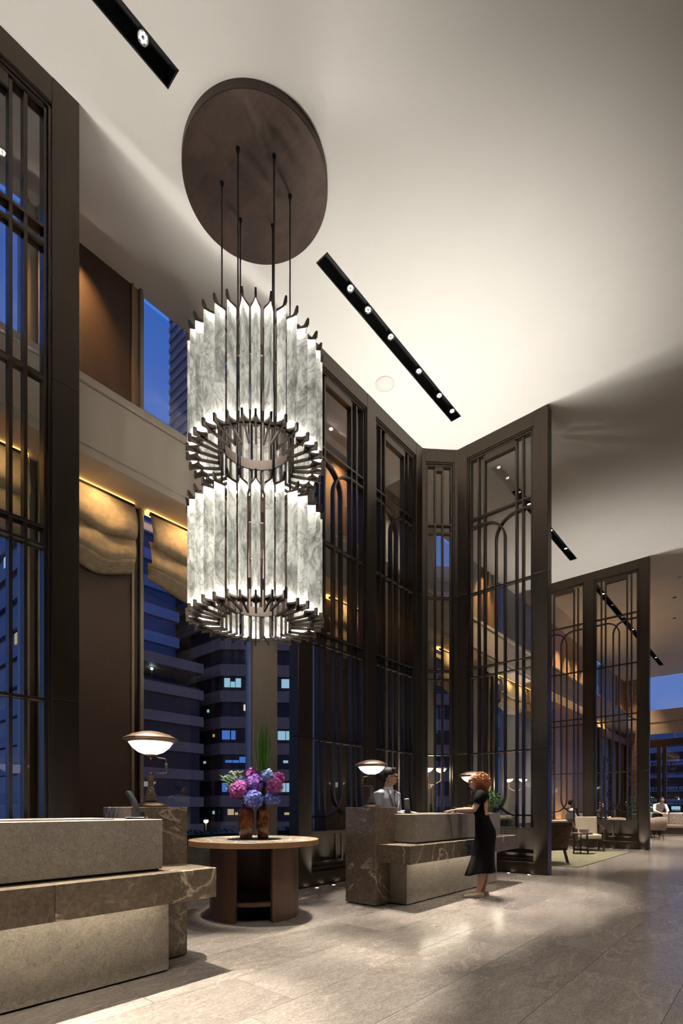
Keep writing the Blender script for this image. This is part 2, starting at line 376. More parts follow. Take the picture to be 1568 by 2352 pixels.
# ceiling with the slots of the track lights
SLOTS = [(-3.0, 2.66), (4.77, 8.36), (11.1, 15.3), (17.1, 29.5)]; SY0, SY1 = 4.375, 4.57
cm = MB(); cm.box(XB, XE, YR, SY0, CEIL, CEIL + .3); cm.box(XB, XE, SY1, YW + .05, CEIL, CEIL + .3)
xs = [XB] + [v for s in SLOTS for v in s] + [XE]
for i in range(0, len(xs), 2): cm.box(xs[i], xs[i + 1], SY0, SY1, CEIL, CEIL + .3)
tag(cm.build('ceiling', M['ceil']), kind='structure')
for nm, b in (('wall_back', (XB - .2, XB, YR, YW + .3, 0, CEIL)), ('wall_right', (XB, XE, YR - .2, YR, 0, CEIL))):
    tag(MB().box(*b).build(nm, M['wallp']), kind='structure')
# ---- window wall
SEG = [('pier', -6, -1.2), ('glass', -1.2, 2.05), ('frame', 2.05, 2.25), ('brown', 2.25, 3.32), ('frame', 3.32, 3.50), ('glass', 3.50, 5.46), ('pier', 5.46, 5.98),
       ('glass', 5.98, 7.0), ('frame', 7.0, 7.15), ('brown', 7.15, 8.2), ('frame', 8.2, 8.4), ('marble', 8.4, 10.0), ('pier', 10.0, 11.3), ('glass', 11.3, 13.1),
       ('pier', 13.1, 13.85), ('brown', 13.85, 14.4), ('frame', 14.4, 14.9), ('glass', 14.9, 15.65), ('pier', 15.65, 20), ('striated', 20, 25.5), ('glass', 25.5, 27.5), ('pier', 27.5, 30.2), ('striated', 30.2, 32.0)]
wl = setting('wall_left', (0, YW, 0))
BZ0, BZ1, BD = 5.29, 6.18, .6
bevel(MB().box(XB, XE, -BD, 0, BZ0 + .1, BZ1 - .1).build('spandrel_beam', M['beam'], wl))
bevel(MB().box(XB, XE, -BD - .025, 0, BZ1 - .085, BZ1).build('spandrel_ledge', M['beam'], wl))
bevel(MB().box(XB, XE, -BD + .02, 0, BZ0, BZ0 + .1).build('spandrel_soffit', M['beam'], wl))
tag(MB().box(XB, XE, -.02, .2, 0, .64).build('low_wall', M['wallstone'], wl), None)
bevel(MB().box(XB, XE, -.05, .22, .64, .67).build('window_sill', M['bronze'], wl))
nwin = 0
for kind, a, b in SEG:
    if kind == 'pier':
        MB().box(a, b, .02, .25, .67, BZ0).build('pier', M['pier'], wl); MB().box(a, b, .02, .25, BZ1, CEIL).build('pier', M['pier'], wl)
    elif kind in ('marble', 'striated'):
        y0 = -.1 if kind == 'marble' else -.08
        n = max(1, round((b - a) / 1.4)); zz = [0, .9, 2.3, 3.8, BZ0, BZ1, CEIL]
        for i in range(n):
            for q in range(len(zz) - 1):
                if q == 4: continue
                MB().box(a + (b - a) * i / n + .004, a + (b - a) * (i + 1) / n - .004, y0 if q < 4 else y0 + .06, .2, zz[q] + .004, zz[q + 1] - .004).build('stone_panel', M['desk' if kind == 'marble' else 'striated'], wl)
    elif kind == 'brown':
        for z0, z1 in ((.67, BZ0), (BZ1, CEIL)):
            MB().box(a, b, .0, .25, z0, z1).build('fabric_panel', M['leather'], wl)
    elif kind == 'frame':
        w = (b - a)
        for z0, z1 in ((.67, BZ0), (BZ1, CEIL)):
            MB().box(a, a + w * .18, -.03, .2, z0, z1).build('mullion_edge', M['tan'], wl)
            MB().box(a + w * .18, a + w * .6, .0, .2, z0, z1).build('mullion', M['tan'] if z0 > 5 else M['bronze'], wl)
            MB().box(a + w * .6, a + w * .8, -.05, .2, z0, z1).build('mullion_edge', M['alu'], wl)
            MB().box(a + w * .8, b, .0, .2, z0, z1).build('mullion_edge', M['alu'], wl)
    else:
        nwin += 1; w = setting('window_%d' % nwin, (a, YW, 0))
        for z0, z1 in ((.67, BZ0), (BZ1, CEIL)):
            MB().box(.03, b - a - .03, .10, .112, z0 + .02, z1).build('pane', M['winglass'], w)
            MB().box(0, .035, .06, .16, z0, z1).build('stile', M['alu'], w); MB().box(b - a - .035, b - a, .06, .16, z0, z1).build('stile', M['alu'], w)
            MB().box(0, b - a, .06, .16, z0, z0 + .035).build('rail', M['bronze'], w)
        if b - a > 3:
            for z0, z1 in ((.67, BZ0), (BZ1, CEIL)): MB().box(.6, .68, .02, .16, z0, z1).build('mullion', M['alu'], w)
# warm cove strip above each blind
for a, b in ((-1.2, 2.05), (2.25, 3.32), (3.5, 5.46), (5.98, 7.0), (7.15, 8.2), (11.3, 13.1), (14.9, 16.9), (17.0, 19.4), (25.5, 27.5)):
    MB().box(a, b, -.10, -.02, BZ0 - .05, BZ0 - .002).build('cove_strip', M['cove'], wl)
    for q in range(max(1, round(b - a))): xx = a + (b - a) * (q + .5) / max(1, round(b - a)); spot((xx, YW - .5, BZ0 - .02), (xx, YW - .12, BZ0 - .55), E_COVE, 130, .8, (1, .66, .30), .05)
# warm wash on the upper fabric panels (spots added under the ceiling, no fittings)
for x, e_ in ((2.6, 110), (7.6, 420), (14.1, 300)): spot((x, 6.3, CEIL - .02), (x, 6.66, 6.9), e_, 80, .9, (1, .5, .16), .05)
spot((9.3, 6.0, CEIL - .02), (9.3, 6.6, 5), 260, 70, .9, (1, .86, .68), .05)  # added spot to brighten the stone pier behind the screens
# ---- end wall of the dining room
we = setting('wall_front', (XE, 0, 0))
MB().box(0, .3, YR, 5.6, 5.2, 6.5).build('spandrel_beam', M['beam'], we); MB().box(-.03, .3, YR, 5.6, 5.82, 5.85).build('spandrel_groove', M['tan'], we)
for i in range(3):
    for z0, z1 in ((0, 2.2), (2.2, 4.4), (4.4, 6.4), (6.4, CEIL)): MB().box(-.06, .3, 5.6 + i * .35 + .004, 5.6 + (i + 1) * .35 - .004, z0 + .004, z1 - .004).build('stone_panel', M['striated'], we)
w = setting('window_%d' % (nwin + 1), (XE, 0, 0))
MB().box(.1, .115, YR, 5.6, 6.5, CEIL).build('pane', M['winglass'], w); MB().box(.1, .115, YR, 5.6, 0, 5.2).build('pane', M['winglass'], w)
MB().box(.0, .2, YR, 5.6, 4.55, 4.9).build('transom', M['darkwood'], w)
for y in (5.5, 4.98, 4.72, 3.6, 2.4, 0, -2.5): MB().box(.0, .2, y - .09, y + .09, 0, 4.55).build('mullion', M['darkwood'], w)
MB().box(.0, .2, YR, 5.6, 0, .5).build('kick_rail', M['darkwood'], w)
tp = setting('trim_1', (25.4, 6.35, 0))
for x in (.05, 2.2, 3.9, 5.6): MB().box(x - .11, x + .11, -.08, .08, 0, 4.55).build('portal_post', M['darkwood'], tp)
MB().box(-.06, 6.2, -.08, .08, 4.55, 4.9).build('portal_transom', M['darkwood'], tp)
# ================================================================== track lights in the ceiling slots
def track(x0, x1, heads, label):
    T = thing('recessed_track', label, 'track light', (x0, (SY0 + SY1) / 2, CEIL)); L = x1 - x0; h = (SY1 - SY0) / 2
    m = MB(); m.box(0, L, -h, h, .2, .22); m.box(0, L, -h, -h + .008, .002, .2); m.box(0, L, h - .008, h, .002, .2); m.box(0, .008, -h, h, .002, .2); m.box(L - .008, L, -h, h, .002, .2)
    m.build('housing', M['slot'], T)
    m = MB(); m.box(0, L, h - .014, h, -.006, .003); m.box(0, L, -h, -h + .014, -.006, .003); m.box(0, .014, -h, h, -.006, .003); m.box(L - .014, L, -h, h, -.006, .003)
    m.build('trim', M['black'], T)
    MB().box(.02, L - .02, -.07, -.045, .12, .2).build('rail', M['black'], T)
    for (hx, aim, en, size) in heads:
        lx = hx - x0; p = Vector((hx, (SY0 + SY1) / 2, CEIL)); d = (Vector(aim) - p).normalized(); q = d.to_track_quat('-Z', 'Y').to_matrix().to_4x4()
        o = MB().lathe([(0, .085), (.04, .085), (.05, .06), (.056, -.02), (.05, -.035), (.045, -.03), (.043, -.02), (0, -.02)], 20).build('spotlight_head', M['black'], T)
        o.matrix_local = Matrix.Translation((lx, 0, .07)) @ q
        ln = MB()
        for k in range(6): ln.lathe([(0, -.026), (.011, -.026), (.011, -.018)], 10, (.025 * math.cos(k * R(60)), .025 * math.sin(k * R(60)), 0))
        ln.build('lens', M['lens'], o)
        y = MB(); y.box(lx - .03, lx + .03, -.095, -.05, .04, .13); y.build('yoke', M['grey'], T)
        spot(p + d * .02 + Vector((0, 0, .02)), aim, en, size, .5, (1, .92, .80), .03)
    return T
YC = (SY0 + SY1) / 2
track(-3.0, 2.66, [(-1.2, (-.9, 2.8, 0), E_TRACK * .9, 20), (-.2, (.1, 2.8, 0), E_TRACK * 1.35, 20), (.8, (1.1, 2.8, 0), E_TRACK * 1.35, 20), (1.35, (3.72, 4.4, .95), E_TRACK * .9, 14), (1.75, (2.3, 2.85, 0), E_TRACK * 1.4, 20), (2.35, (1.2, 3.3, 1.0), E_TRACK * .3, 20)], 'black recessed ceiling light slot at the top edge left of the round bronze plate')
track(4.77, 8.36, [(5.75, (3.70, 4.35, .95), E_TRACK * .9, 14), (5.35, (4.3, 3.0, 0), E_TRACK * .9, 20), (6.3, (5.7, 2.8, 0), E_TRACK * 1.1, 20), (7.1, (5.85, 4.05, 1.55), E_TRACK * .9, 13), (7.75, (6.9, 2.85, 0), E_TRACK * 1.1, 22), (8.2, (8.0, 2.9, 0), E_TRACK * .7, 20)], 'black recessed ceiling light slot with bright spotlights above the two-person desk')
track(11.1, 15.3, [(11.9, (12.5, 4.2, 0), E_TRACK * .6, 40), (13.4, (13, 4.0, 0), E_TRACK * .6, 40), (14.6, (15, 4.2, 0), E_TRACK * .6, 40)], 'black recessed ceiling light slot seen beyond the corner screen over the lounge')
track(17.1, 29.5, [(18.5, (18.5, 5, 0), E_TRACK * .6, 44), (21, (21, 4, 0), E_TRACK * .7, 44), (23, (23, 3.5, 0), E_TRACK * .7, 44), (25, (25, 4, 0), E_TRACK * .7, 44), (28, (28, 4, 0), E_TRACK * .6, 44)], 'long black recessed ceiling light slot over the far dining room')
# ceiling speakers and tiny fittings
def speaker(x, y, r, label):
    T = thing('ceiling_speaker', label, 'speaker', (x, y, CEIL), 0, 'round ceiling speakers')
    MB().lathe([(0, -.006), (r * .93, -.006), (r * .94, 0)], 40).build('grille', M['ceil'], T); MB().lathe([(r * .95, 0), (r * .95, -.01), (r, -.01), (r * 1.01, 0)], 40).build('rim', M['ceil'], T)
speaker(6.89, 5.01, .16, 'round white ceiling speaker beside the bright spotlight slot'); speaker(11.75, 4.95, .15, 'round white ceiling speaker seen through the corner screen')
for i, (x, y) in enumerate(((18.6, 2.35), (20.3, 2.7), (19.2, 2.0), (22.5, 3.0))):
    o = MB().lathe([(0, -.012), (.05, -.012), (.06, 0)], 16, (0, 0, CEIL)).build('ceiling_detector', M['black' if i % 2 else 'grey'])
    o.location = (x, y, 0); tag(o, ['small grey ceiling fitting nearest the end of the far screen', 'small black ceiling fitting left of the other black one over the dining room', 'small grey ceiling fitting at the right edge of the picture', 'small black ceiling fitting farthest back over the dining room'][i], 'ceiling fitting', 'small ceiling fittings')
# ================================================================== bronze screens
RAILS = [6.83, 6.67, 5.38, 3.92, 3.74, 2.25]
def screen(label, loc, rz, w, pl, pr, arch=True, start=0):
    T = thing('bronze_screen', label, 'screen', loc, rz, 'floor-to-ceiling bronze screens')
    mt = M['bronze']; x0, x1 = pl, w - pr; cw = x1 - x0
    def B(nm, *b, m=mt): return MB().box(*b).build(nm, m, T)
    zs = [.0, 2.25, 5.38, CEIL]
    for a, b in ((0, pl), (w - pr, w)):
        if b - a > .02:
            for q in range(3): bevel(B('post', a, b, -.10, .10, zs[q] + (.002 if q else 0), zs[q + 1] - .002), .004)
    bevel(B('header', x0, x1, -.095, .095, 8.05, CEIL))
    for k, (o, e, dp) in enumerate(((0, .028, .075), (.04, .022, .058))):
        B('stile', x0 + o, x0 + o + e, -dp, dp, .8, 8.05 - o); B('stile', x1 - o - e, x1 - o, -dp, dp, .8, 8.05 - o)
        B('head_moulding', x0 + o, x1 - o, -dp, dp, 8.05 - o - e, 8.05 - o)
    a, b = x0 + .062, x1 - .062; iw = b - a
    if arch:
        fx = [.13, .235, .765, .87]; xa = [a + f * iw for f in fx]
        for x in xa: B('bar', x - .015, x + .015, -.048, .048, .8, 7.96)
        B('centre_head', xa[1] + .019, xa[2] - .019, -.05, .05, 7.86, 7.985)
        ml, mr = a + .425 * iw, a + .575 * iw
        for (sx, ex) in ((xa[1], mr), (xa[2], ml)):
            Rr = abs(ex - sx); sg = 1 if ex > sx else -1; pts = []
            for i in range(11):
                t_ = R(90) * i / 10; pts.append((sx + sg * Rr * math.sin(t_), 0, 6.67 - Rr + Rr * math.cos(t_)))
            for i in range(11):
                t_ = R(90) * i / 10; pts.append((sx + sg * Rr * math.cos(t_), 0, 1.06 + Rr - Rr * math.sin(t_)))
            MB().sweep(pts, .028, .09 if sg > 0 else .084).build('arched_bar', mt, T)
        B('rail', a, xa[1], -.028, .028, 1.045, 1.075); B('rail', xa[2], b, -.028, .028, 1.045, 1.075)
        B('rail', a, b, -.052, .052, 6.816, 6.844); B('rail', a, xa[1], -.052, .052, 6.656, 6.684); B('rail', xa[2], b, -.052, .052, 6.656, 6.684)
        for z in RAILS[2:]: B('rail', a, b, -.052, .052, z - .014, z + .014)
    else:
        for f in (.34, .66): B('bar', a + f * iw - .015, a + f * iw + .015, -.048, .048, .8, 7.96)
        B('centre_head', a + .34 * iw, a + .66 * iw, -.05, .05, 7.9, 7.985)
        for z in RAILS: B('rail', a, b, -.052, .052, z - .014, z + .014)
    gz = [.84, 2.234, 3.724, 5.364, 6.654, 7.98]
    for q in range(5): B('glass_pane', x0 + .05, x1 - .05, -.004, .004, gz[q] + (.03 if q else 0), gz[q + 1], m=M['glass'])
    # kick panel
    B('ledge', x0, x1, -.098, .098, .79, .84); B('kick_panel', x0, x1, -.035, .035, .22, .79)
    for s in (-1, 1):
        y0, y1 = sorted((s * .035, s * .06))
        B('kick_moulding', x0, x1, y0, y1, .33, .375); B('kick_moulding', x0, x1, y0, y1, .24, .29)
        c = (x0 + x1) / 2; B('kick_stile', c - .09, c - .05, y0, y1, .375, .79); B('kick_stile', c + .05, c + .09, y0, y1, .375, .79)
    bevel(B('plinth', x0, x1, -.09, .09, 0, .22))
    return T
YS, XS, XD = 5.44, 9.2, 16.57
screen('tall bronze screen at the left edge behind the nearer stone desk', (.33, YS, 0), 0, 1.80, .25, .25)
screen('tall bronze screen with dark arched bars just right of the chandelier', (5.20, YS, 0), 0, 1.64, .28, 0)
screen('tall bronze screen between the chandelier-side bay and the narrow corner bay', (6.84, YS, 0), 0, 1.80, .25, .25)
screen('narrow bronze corner screen of straight bars only, without arches', (8.64, YS, 0), R(-45), .79, .10, .10, False)
screen('tall bronze screen right of the narrow corner bay, behind the woman', (XS, 4.89, 0), R(-90), 1.80, .25, .25)
screen('distant bronze screen bay in front of the striated marble wall', (XD, 6.0, 0), R(-90), 1.50, .25, 0)
screen('distant bronze screen bay at the right behind the cream armchair', (XD, 4.5, 0), R(-90), 1.70, .25, .25)
# floor uplights along the feet of the screens
UP = [(x, YS - .22, 0, .0) for x in (.01, .38, .75, 1.12, 1.49, 1.86)] + [(5.47 + .37 * k, YS - .22, 0, 0) for k in range(9)] \
   + [(8.75, 5.02, .0, 0)] + [(XS - .19, y, 0, 0) for y in (4.5, 4.13, 3.76, 3.39)] + [(XD - .19, 2.95 + .4 * k, 0, 0) for k in range(7)]
up_me = MB().lathe([(0, .004), (.026, .004), (.028, 0)], 14).mesh('lens'); up_me.materials.append(M['floorlens'])
ring_me = MB().lathe([(.028, 0), (.028, .008), (.042, .008), (.046, 0)], 18).mesh('bezel'); ring_me.materials.append(M['grey'])
for i, (x, y, _, __) in enumerate(UP):
    side = 'left edge screen' if i < 6 else 'screens right of the chandelier' if i < 15 else 'narrow corner screen' if i < 16 else 'screen behind the woman' if i < 20 else 'distant dining screens'
    ORD = ('first', 'second', 'third', 'fourth', 'fifth', 'sixth', 'seventh', 'eighth', 'ninth')
    lab = 'small glowing floor uplight at the foot of the ' + side
    if 6 <= i < 15: lab = ORD[i - 6] + ' floor uplight from the left at the foot of the ' + side
    elif 16 <= i < 20: lab = ORD[i - 16] + ' floor uplight from the left at the foot of the ' + side
    elif i >= 20: lab = ORD[i - 20] + ' floor uplight from the right at the foot of the ' + side
    T = thing('floor_uplight', lab, 'floor light', (x, y, 0), 0, 'floor uplights at the foot of the ' + side)
    link('bezel', ring_me, T); link('lens', up_me, T)
    if i < 15: n = Vector((0, -.04, 1))
    elif i == 15: n = Vector((-.03, -.03, 1))
    else: n = Vector((-.04, 0, 1))
    spot((x, y, .02), Vector((x, y, .02)) + n, E_UP * (1 if i < 20 else .8), E_UPA, 1.0, (1, .96, .89), .02)
# ================================================================== roman blinds
def blind(a, b, label, drop=.86, seed=0):
    rn = random.Random(seed); w = b - a - .04
    T = thing('roman_blind', label, 'blind', (a + .02, YW - .14, BZ0 - .07), 0, 'linen roman blinds')
    nu, ph = 28, rn.random() * 3
    def sheet(z0, z1, bulge, y0, sag):
        m = MB(); nv = 14; vs = []
        for j in range(nv + 1):
            v = j / nv
            for i in range(nu + 1):
                u = i / nu; s = 1 - (2 * u - 1) ** 2
                z = z0 + (z1 - z0) * v - sag * s * v * v - .018 * math.sin(u * 9 + ph + v * 2) * v
                y = y0 - bulge * math.sin(v * math.pi * .62) - .022 * math.sin(u * 13 + ph + v * 4) * v - .03 * s * v
                if v > .9: y += .06 * (v - .9) / .1
                vs.append((w * u, y, z))
        m.add(vs, [(j * (nu + 1) + i, j * (nu + 1) + i + 1, (j + 1) * (nu + 1) + i + 1, (j + 1) * (nu + 1) + i) for j in range(nv) for i in range(nu)], True)
        return m
    for k, (z0, z1, bu, y0, sg) in enumerate(((0, -drop * .55, .10, 0, .05), (-drop * .42, -drop * .86, .085, .03, .10))):
        o = sheet(z0, z1, bu, y0, sg).build('fold' , M['blind'], T); solid(o, .006)
    for k in range(4):
        o = sheet(-drop * .75, -drop * (.90 + .035 * k), .06 - .012 * k, .035 + .012 * k, .12).build('hem', M['blind'], T); solid(o, .005)
    MB().box(0, w, -.01, .03, -.02, .02).build('head_rail', M['bronze'], T)
for i, (a, b, lb) in enumerate(((.35, 2.05, 'beige roman blind behind the left edge screen'), (2.25, 3.32, 'beige roman blind above the dark brown wall panel left of the window'),
        (3.5, 5.46, 'wide beige roman blind on the window behind the chandelier'), (5.98, 7.0, 'beige roman blind on the narrow window behind the first arched screen'),
        (7.15, 8.2, 'beige roman blind above the brown panel behind the arched screens'), (11.3, 13.1, 'beige roman blind glimpsed through the narrow corner screen'),
        (14.9, 16.9, 'beige roman blind in the left half of the screen behind the woman'), (17.0, 19.4, 'beige roman blind nearest the post of the screen behind the woman'), (25.5, 27.5, 'small far beige blind seen through the distant screen'))):
    blind(a, b, lb, .88, i)
# ================================================================== the city outside
tag(MB().box(-200, 400, YW + 3.2, 400, -14.2, -14).build('terrain', M['ground']), kind='structure')
tag(MB().box(XB, XE, YW + .3, YW + 3.2, -.4, -.02).build('terrace', M['wallstone']), kind='structure')
def building(label, loc, dx, dy, h, fl, bandz, mw, mb, lit=(), rz=0, cham=0):
    T = thing('office_building', label, 'building', (loc[0], loc[1], -14), rz)
    if cham:
        poly = [(0, dy), (0, 0), (cham, -cham), (dx, -cham), (dx, dy)]
    else: poly = [(0, dy), (0, 0), (dx, 0), (dx, dy)]
    MB().prism(poly, 0, h).build('tower_body', mw, T)
    e = .35
    if cham: pb = [(-e, dy + e), (-e, -e * .4), (cham - e * .4, -cham - e), (dx + e, -cham - e), (dx + e, dy + e)]
    else: pb = [(-e, dy + e), (-e, -e), (dx + e, -e), (dx + e, dy + e)]
    me = MB().prism(pb, 0, bandz).mesh('band'); me.materials.append(mb)
    n = int(h / fl)
    for k in range(n + 1):
        o = link('floor_band', me, T); o.location = (0, 0, k * fl + fl - bandz)
    for (face, s0, s1, f, zz0, zz1, mt) in lit:                # face: 'x' along -X side, 'c' chamfer, 'y' along -Y side
        z0, z1 = f * fl + zz0 * (fl - bandz), f * fl + zz1 * (fl - bandz)
        if face == 'x': m = MB().box(-.12, .02, s0, s1, z0, z1)
        elif face == 'y': m = MB().box(s0, s1, -cham - .12, -cham + .02, z0, z1)
        else:
            a = Vector((s0, -s0)); b = Vector((s1, -s1)); n_ = Vector((-.085, -.085)); m = MB().prism([a + n_, b + n_, b - n_ * .2, a - n_ * .2], z0, z1)
        m.build('lit_window', M[mt], T)
    return T
rr = random.Random(5)
L = []
for f, segs in ((12, ((.2, 5, 'litwin'),)), (11, ((0, 2.2, 'litwin'), (3.0, 6.2, 'litwin'))), (9, ((0.2, 2.4, 'litwin'), (3.2, 7, 'litwin'))), (8, ((1.5, 4, 'litpink'),)), (7, ((.0, 1.2, 'litblue'), (4.5, 7, 'litwin'))), (6, ((.3, 2.2, 'litblue'), (2.6, 4.5, 'litwin'), (5.5, 7.5, 'litwin'))), (5, ((0, 3.5, 'litblue'), (4.5, 8, 'litwin'))), (4, ((.5, 2.5, 'litwarm'), (5, 8, 'litwarm'))), (3, ((1.0, 5, 'litwin'), )), (2, ((0, 3, 'litwarm'), (4, 8, 'litwarm')))):
    for (s0, s1, mt) in segs:
        x = s0
        while x < s1:
            w_ = rr.uniform(.35, .7)
            if rr.random() < .72: L.append(('c', x, min(x + w_, s1), f, .25 if f % 2 else .45, .85 if rr.random() < .7 else .62, mt))
            x += w_ + rr.choice((.06, .06, .12))
for f in range(2, 13):
    for _ in range(2):
        y = rr.uniform(0, 24); L.append(('x', y, y + rr.uniform(.2, .5), f, .5, rr.uniform(.6, .75), rr.choice(('litwin', 'litblue', 'litwarm'))))
building('dark banded office block filling the window behind the flowers', (39, 54, 0), 60, 46, 45, 3.35, 1.45, M['facade'], M['band'], L, 0, 26)
building('slim striped tower against the sky behind the upper chandelier', (110, 140, 0), 40, 47.5, 230, 4.2, 1.8, M['bluetower'], M['band'], [('x', 10 + 3 * k, 11.5 + 3 * k, 28 - k % 3, .2, .8, 'litwin') for k in range(4)])
building('tall blue striped tower behind the left edge screen', (20, 60, 0), 16, 50, 64, 3.4, 1.3, M['bluetower'], M['bluebands'], [('x', 3 + 4 * k, 4.2 + 4 * k, 7 + (k * 3) % 7, .2, .8, ('litwin', 'litwarm')[k % 2]) for k in range(7)])
building('low blue building rising behind the banded block', (70, 118, 0), 30, 20, 70, 3.6, 1.2, M['bluetower'], M['bluebands'])
building('dark building beyond the corner screen windows', (104, 30, 0), 40, 50, 38, 3.5, 1.5, M['facade'], M['band'], [('y', 2 + 3 * k, 4 + 3 * k, 4 + (k * 5) % 7, .2, .8, ('litwin', 'litpink', 'litblue')[k % 3]) for k in range(12)] + [('x', 2 + 3 * k, 4 + 3 * k, 4 + (k * 5) % 7, .2, .8, ('litwin', 'litpink')[k % 2]) for k in range(12)])
building('distant building beyond the dining room end window', (160, -10, 0), 30, 90, 32, 3.5, 1.5, M['facade'], M['bluebands'], [('x', 5 * k, 5 * k + 2, 4 + (k * 5) % 5, .2, .8, ('litwin', 'litwarm')[k % 2]) for k in range(14)])
building('low dark rooftop site with two cyan lamps in front of the banded block', (28, 54.5, 0), 8, 4.7, 30, 3.3, 1.2, M['facade'], M['band'])
# terrace hedge and street lamps
def leafmass(n, box, sz, seed, rnd=None):
    rn = random.Random(seed); m = MB()
    for _ in range(n):
        if rnd: c = rnd(rn)
        else: c = Vector([rn.uniform(box[2 * i], box[2 * i + 1]) for i in range(3)])
        u = Vector((rn.gauss(0, 1), rn.gauss(0, 1), rn.gauss(0, 1))).normalized(); v = u.orthogonal().normalized(); w_ = u.cross(v) ; s = sz * rn.uniform(.6, 1.3)
        m.add([c - v * s, c + w_ * s * .45, c + v * s, c - w_ * s * .45], [(0, 1, 2, 3)])
    return m
for (a, b, lb) in ((2.4, 5.4, 'low clipped hedge on the terrace below the window behind the table'), (6.0, 8.0, 'low clipped hedge outside the narrow window by the first arched screen')):
    T = thing('terrace_hedge', lb, 'hedge', (a, YW + .75, -.02))
    tag(leafmass(int(1400 * (b - a)), (0, b - a, -.3, .3, .05, .84), .035, int(a * 10)).build('foliage', M['leafdark'], T), kind='stuff')
    bevel(MB().box(0, b - a, -.3, .3, 0, .35).build('planter', M['wallstone'], T), .01); MB().box(.02, b - a - .02, -.24, .24, .3, .78).build('inner_growth', M['leafdark'], T)
for (x, y, z, mt, lb, rad) in ((16.6, 24.5, .35, 'amber', 'amber street lamp glowing left of the vases', .13), (33.5, 57, 19.5, 'cyanlamp', 'cyan work lamp on the far rooftop site, right of the other', .17), (30.5, 56, 17.5, 'cyanlamp', 'cyan work lamp on the far rooftop site, nearest the window frame', .15)):
    bz = -14 if mt == 'amber' else 16; z = z - bz - 14
    T = thing('street_lamp', lb, 'lamp', (x, y, bz)); MB().tube([(0, 0, 0), (0, 0, z + 14)], .06, 8).build('pole', M['black'], T); MB().ell((0, 0, z + 14.1), (rad,) * 3).build('globe', M[mt], T)
    MB().lathe([(rad * 1.2, z + 14 + rad * 1.2), (.02, z + 14.2 + rad)], 12).build('cap', M['black'], T)
# ================================================================== chandelier
CX, CY = 3.70, 4.48
T = thing('chandelier', 'two-tier round chandelier of glowing veined glass fins on a bronze frame', 'chandelier', (CX, CY, CEIL))
MB().lathe([(0, -.10), (.80, -.10), (.806, -.094), (.806, 0), (0, 0)], 96, smooth=False).build('ceiling_plate', M['canopy'], T)
for k in range(6):
    a = R(20 + 60 * k); x, y = .38 * math.cos(a), .38 * math.sin(a)
    o = MB().tube([(x, y, -.1), (x, y, 3.45 - CEIL)], .0085, 8).build('suspension_rod', M['black'], T)
    MB().lathe([(.022, -.1), (.022, -.125), (.009, -.135)], 12, (x, y, 0)).build('rod_collar', M['black'], o)
NF, H = 32, 1.20
def tri(s=1.0, e=0, ap=0):
    return [(.642 - e, -.045 - e), (.650, -.045 - e), (.700, -.018 - e * .6), (.748 + e + ap, -.004), (.748 + e + ap, .004), (.700, .018 + e * .6), (.650, .045 + e), (.642 - e, .045 + e)]
fin_me = MB().prism(tri(), .035, H - .035).mesh('glass_fin'); fin_me.materials.append(M['fin'])
m = MB(); m.prism(tri(1, .006), H - .035, H - .012); m.add([(.70, -.012, H - .012), (.70, .012, H - .012), (.762, .012, H - .012), (.762, -.012, H - .012), (.748, -.01, H + .045), (.748, .01, H + .045), (.768, .01, H + .05), (.768, -.01, H + .05)], [(0, 3, 2, 1), (4, 5, 6, 7), (0, 1, 5, 4), (1, 2, 6, 5), (2, 3, 7, 6), (3, 0, 4, 7)])
ctop_me = m.mesh('fin_cap'); ctop_me.materials.append(M['bronze2'])
m = MB(); m.prism(tri(1, .006), .012, .035); m.box(.735, .768, -.011, .011, -.02, .06); m.sweep([(.60, 0, 0), (.648, .048, .012)], .014, .02, (0, 0, 1)); m.sweep([(.60, 0, 0), (.648, -.048, .012)], .014, .02, (0, 0, 1)); m.box(.636, .65, -.054, .054, -.005, .03)
cbot_me = m.mesh('fin_cap'); cbot_me.materials.append(M['bronze2'])
arm_me = MB().sweep([(.40, 0, -.02), (.64, 0, -.004), (.76, 0, .0)], .026, .02, (0, 1, 0)).mesh('bracket_arm'); arm_me.materials.append(M['bronze2'])
armt_me = MB().sweep([(.40, 0, H - .02), (.70, 0, H)], .022, .016, (0, 1, 0)).mesh('bracket_arm'); armt_me.materials.append(M['bronze2'])
sp_me = MB().box(.405, .425, -.010, .010, -.03, H).mesh('spine'); sp_me.materials.append(M['bronze2'])
led_me = MB().prism([(.655, -.022), (.705, -.004), (.705, .004), (.655, .022)], H - .05, H - .042).prism([(.655, -.022), (.705, -.004), (.705, .004), (.655, .022)], .042, .05).mesh('led'); led_me.materials.append(M['finled'])
m = MB(); m.box(.632, .64, -.028, .028, .05, H - .05); strip_me = m.mesh('light_strip'); strip_me.materials.append(M['fin'])
outl = MB().add([(.750, -.0035, .04), (.753, 0, .04), (.750, .0035, .04), (.750, -.0035, H - .04), (.753, 0, H - .04), (.750, .0035, H - .04)], [(0, 1, 4, 3), (1, 2, 5, 4)]).mesh('led')
rc = random.Random(3); base_a = math.atan2(-CY, -CX)
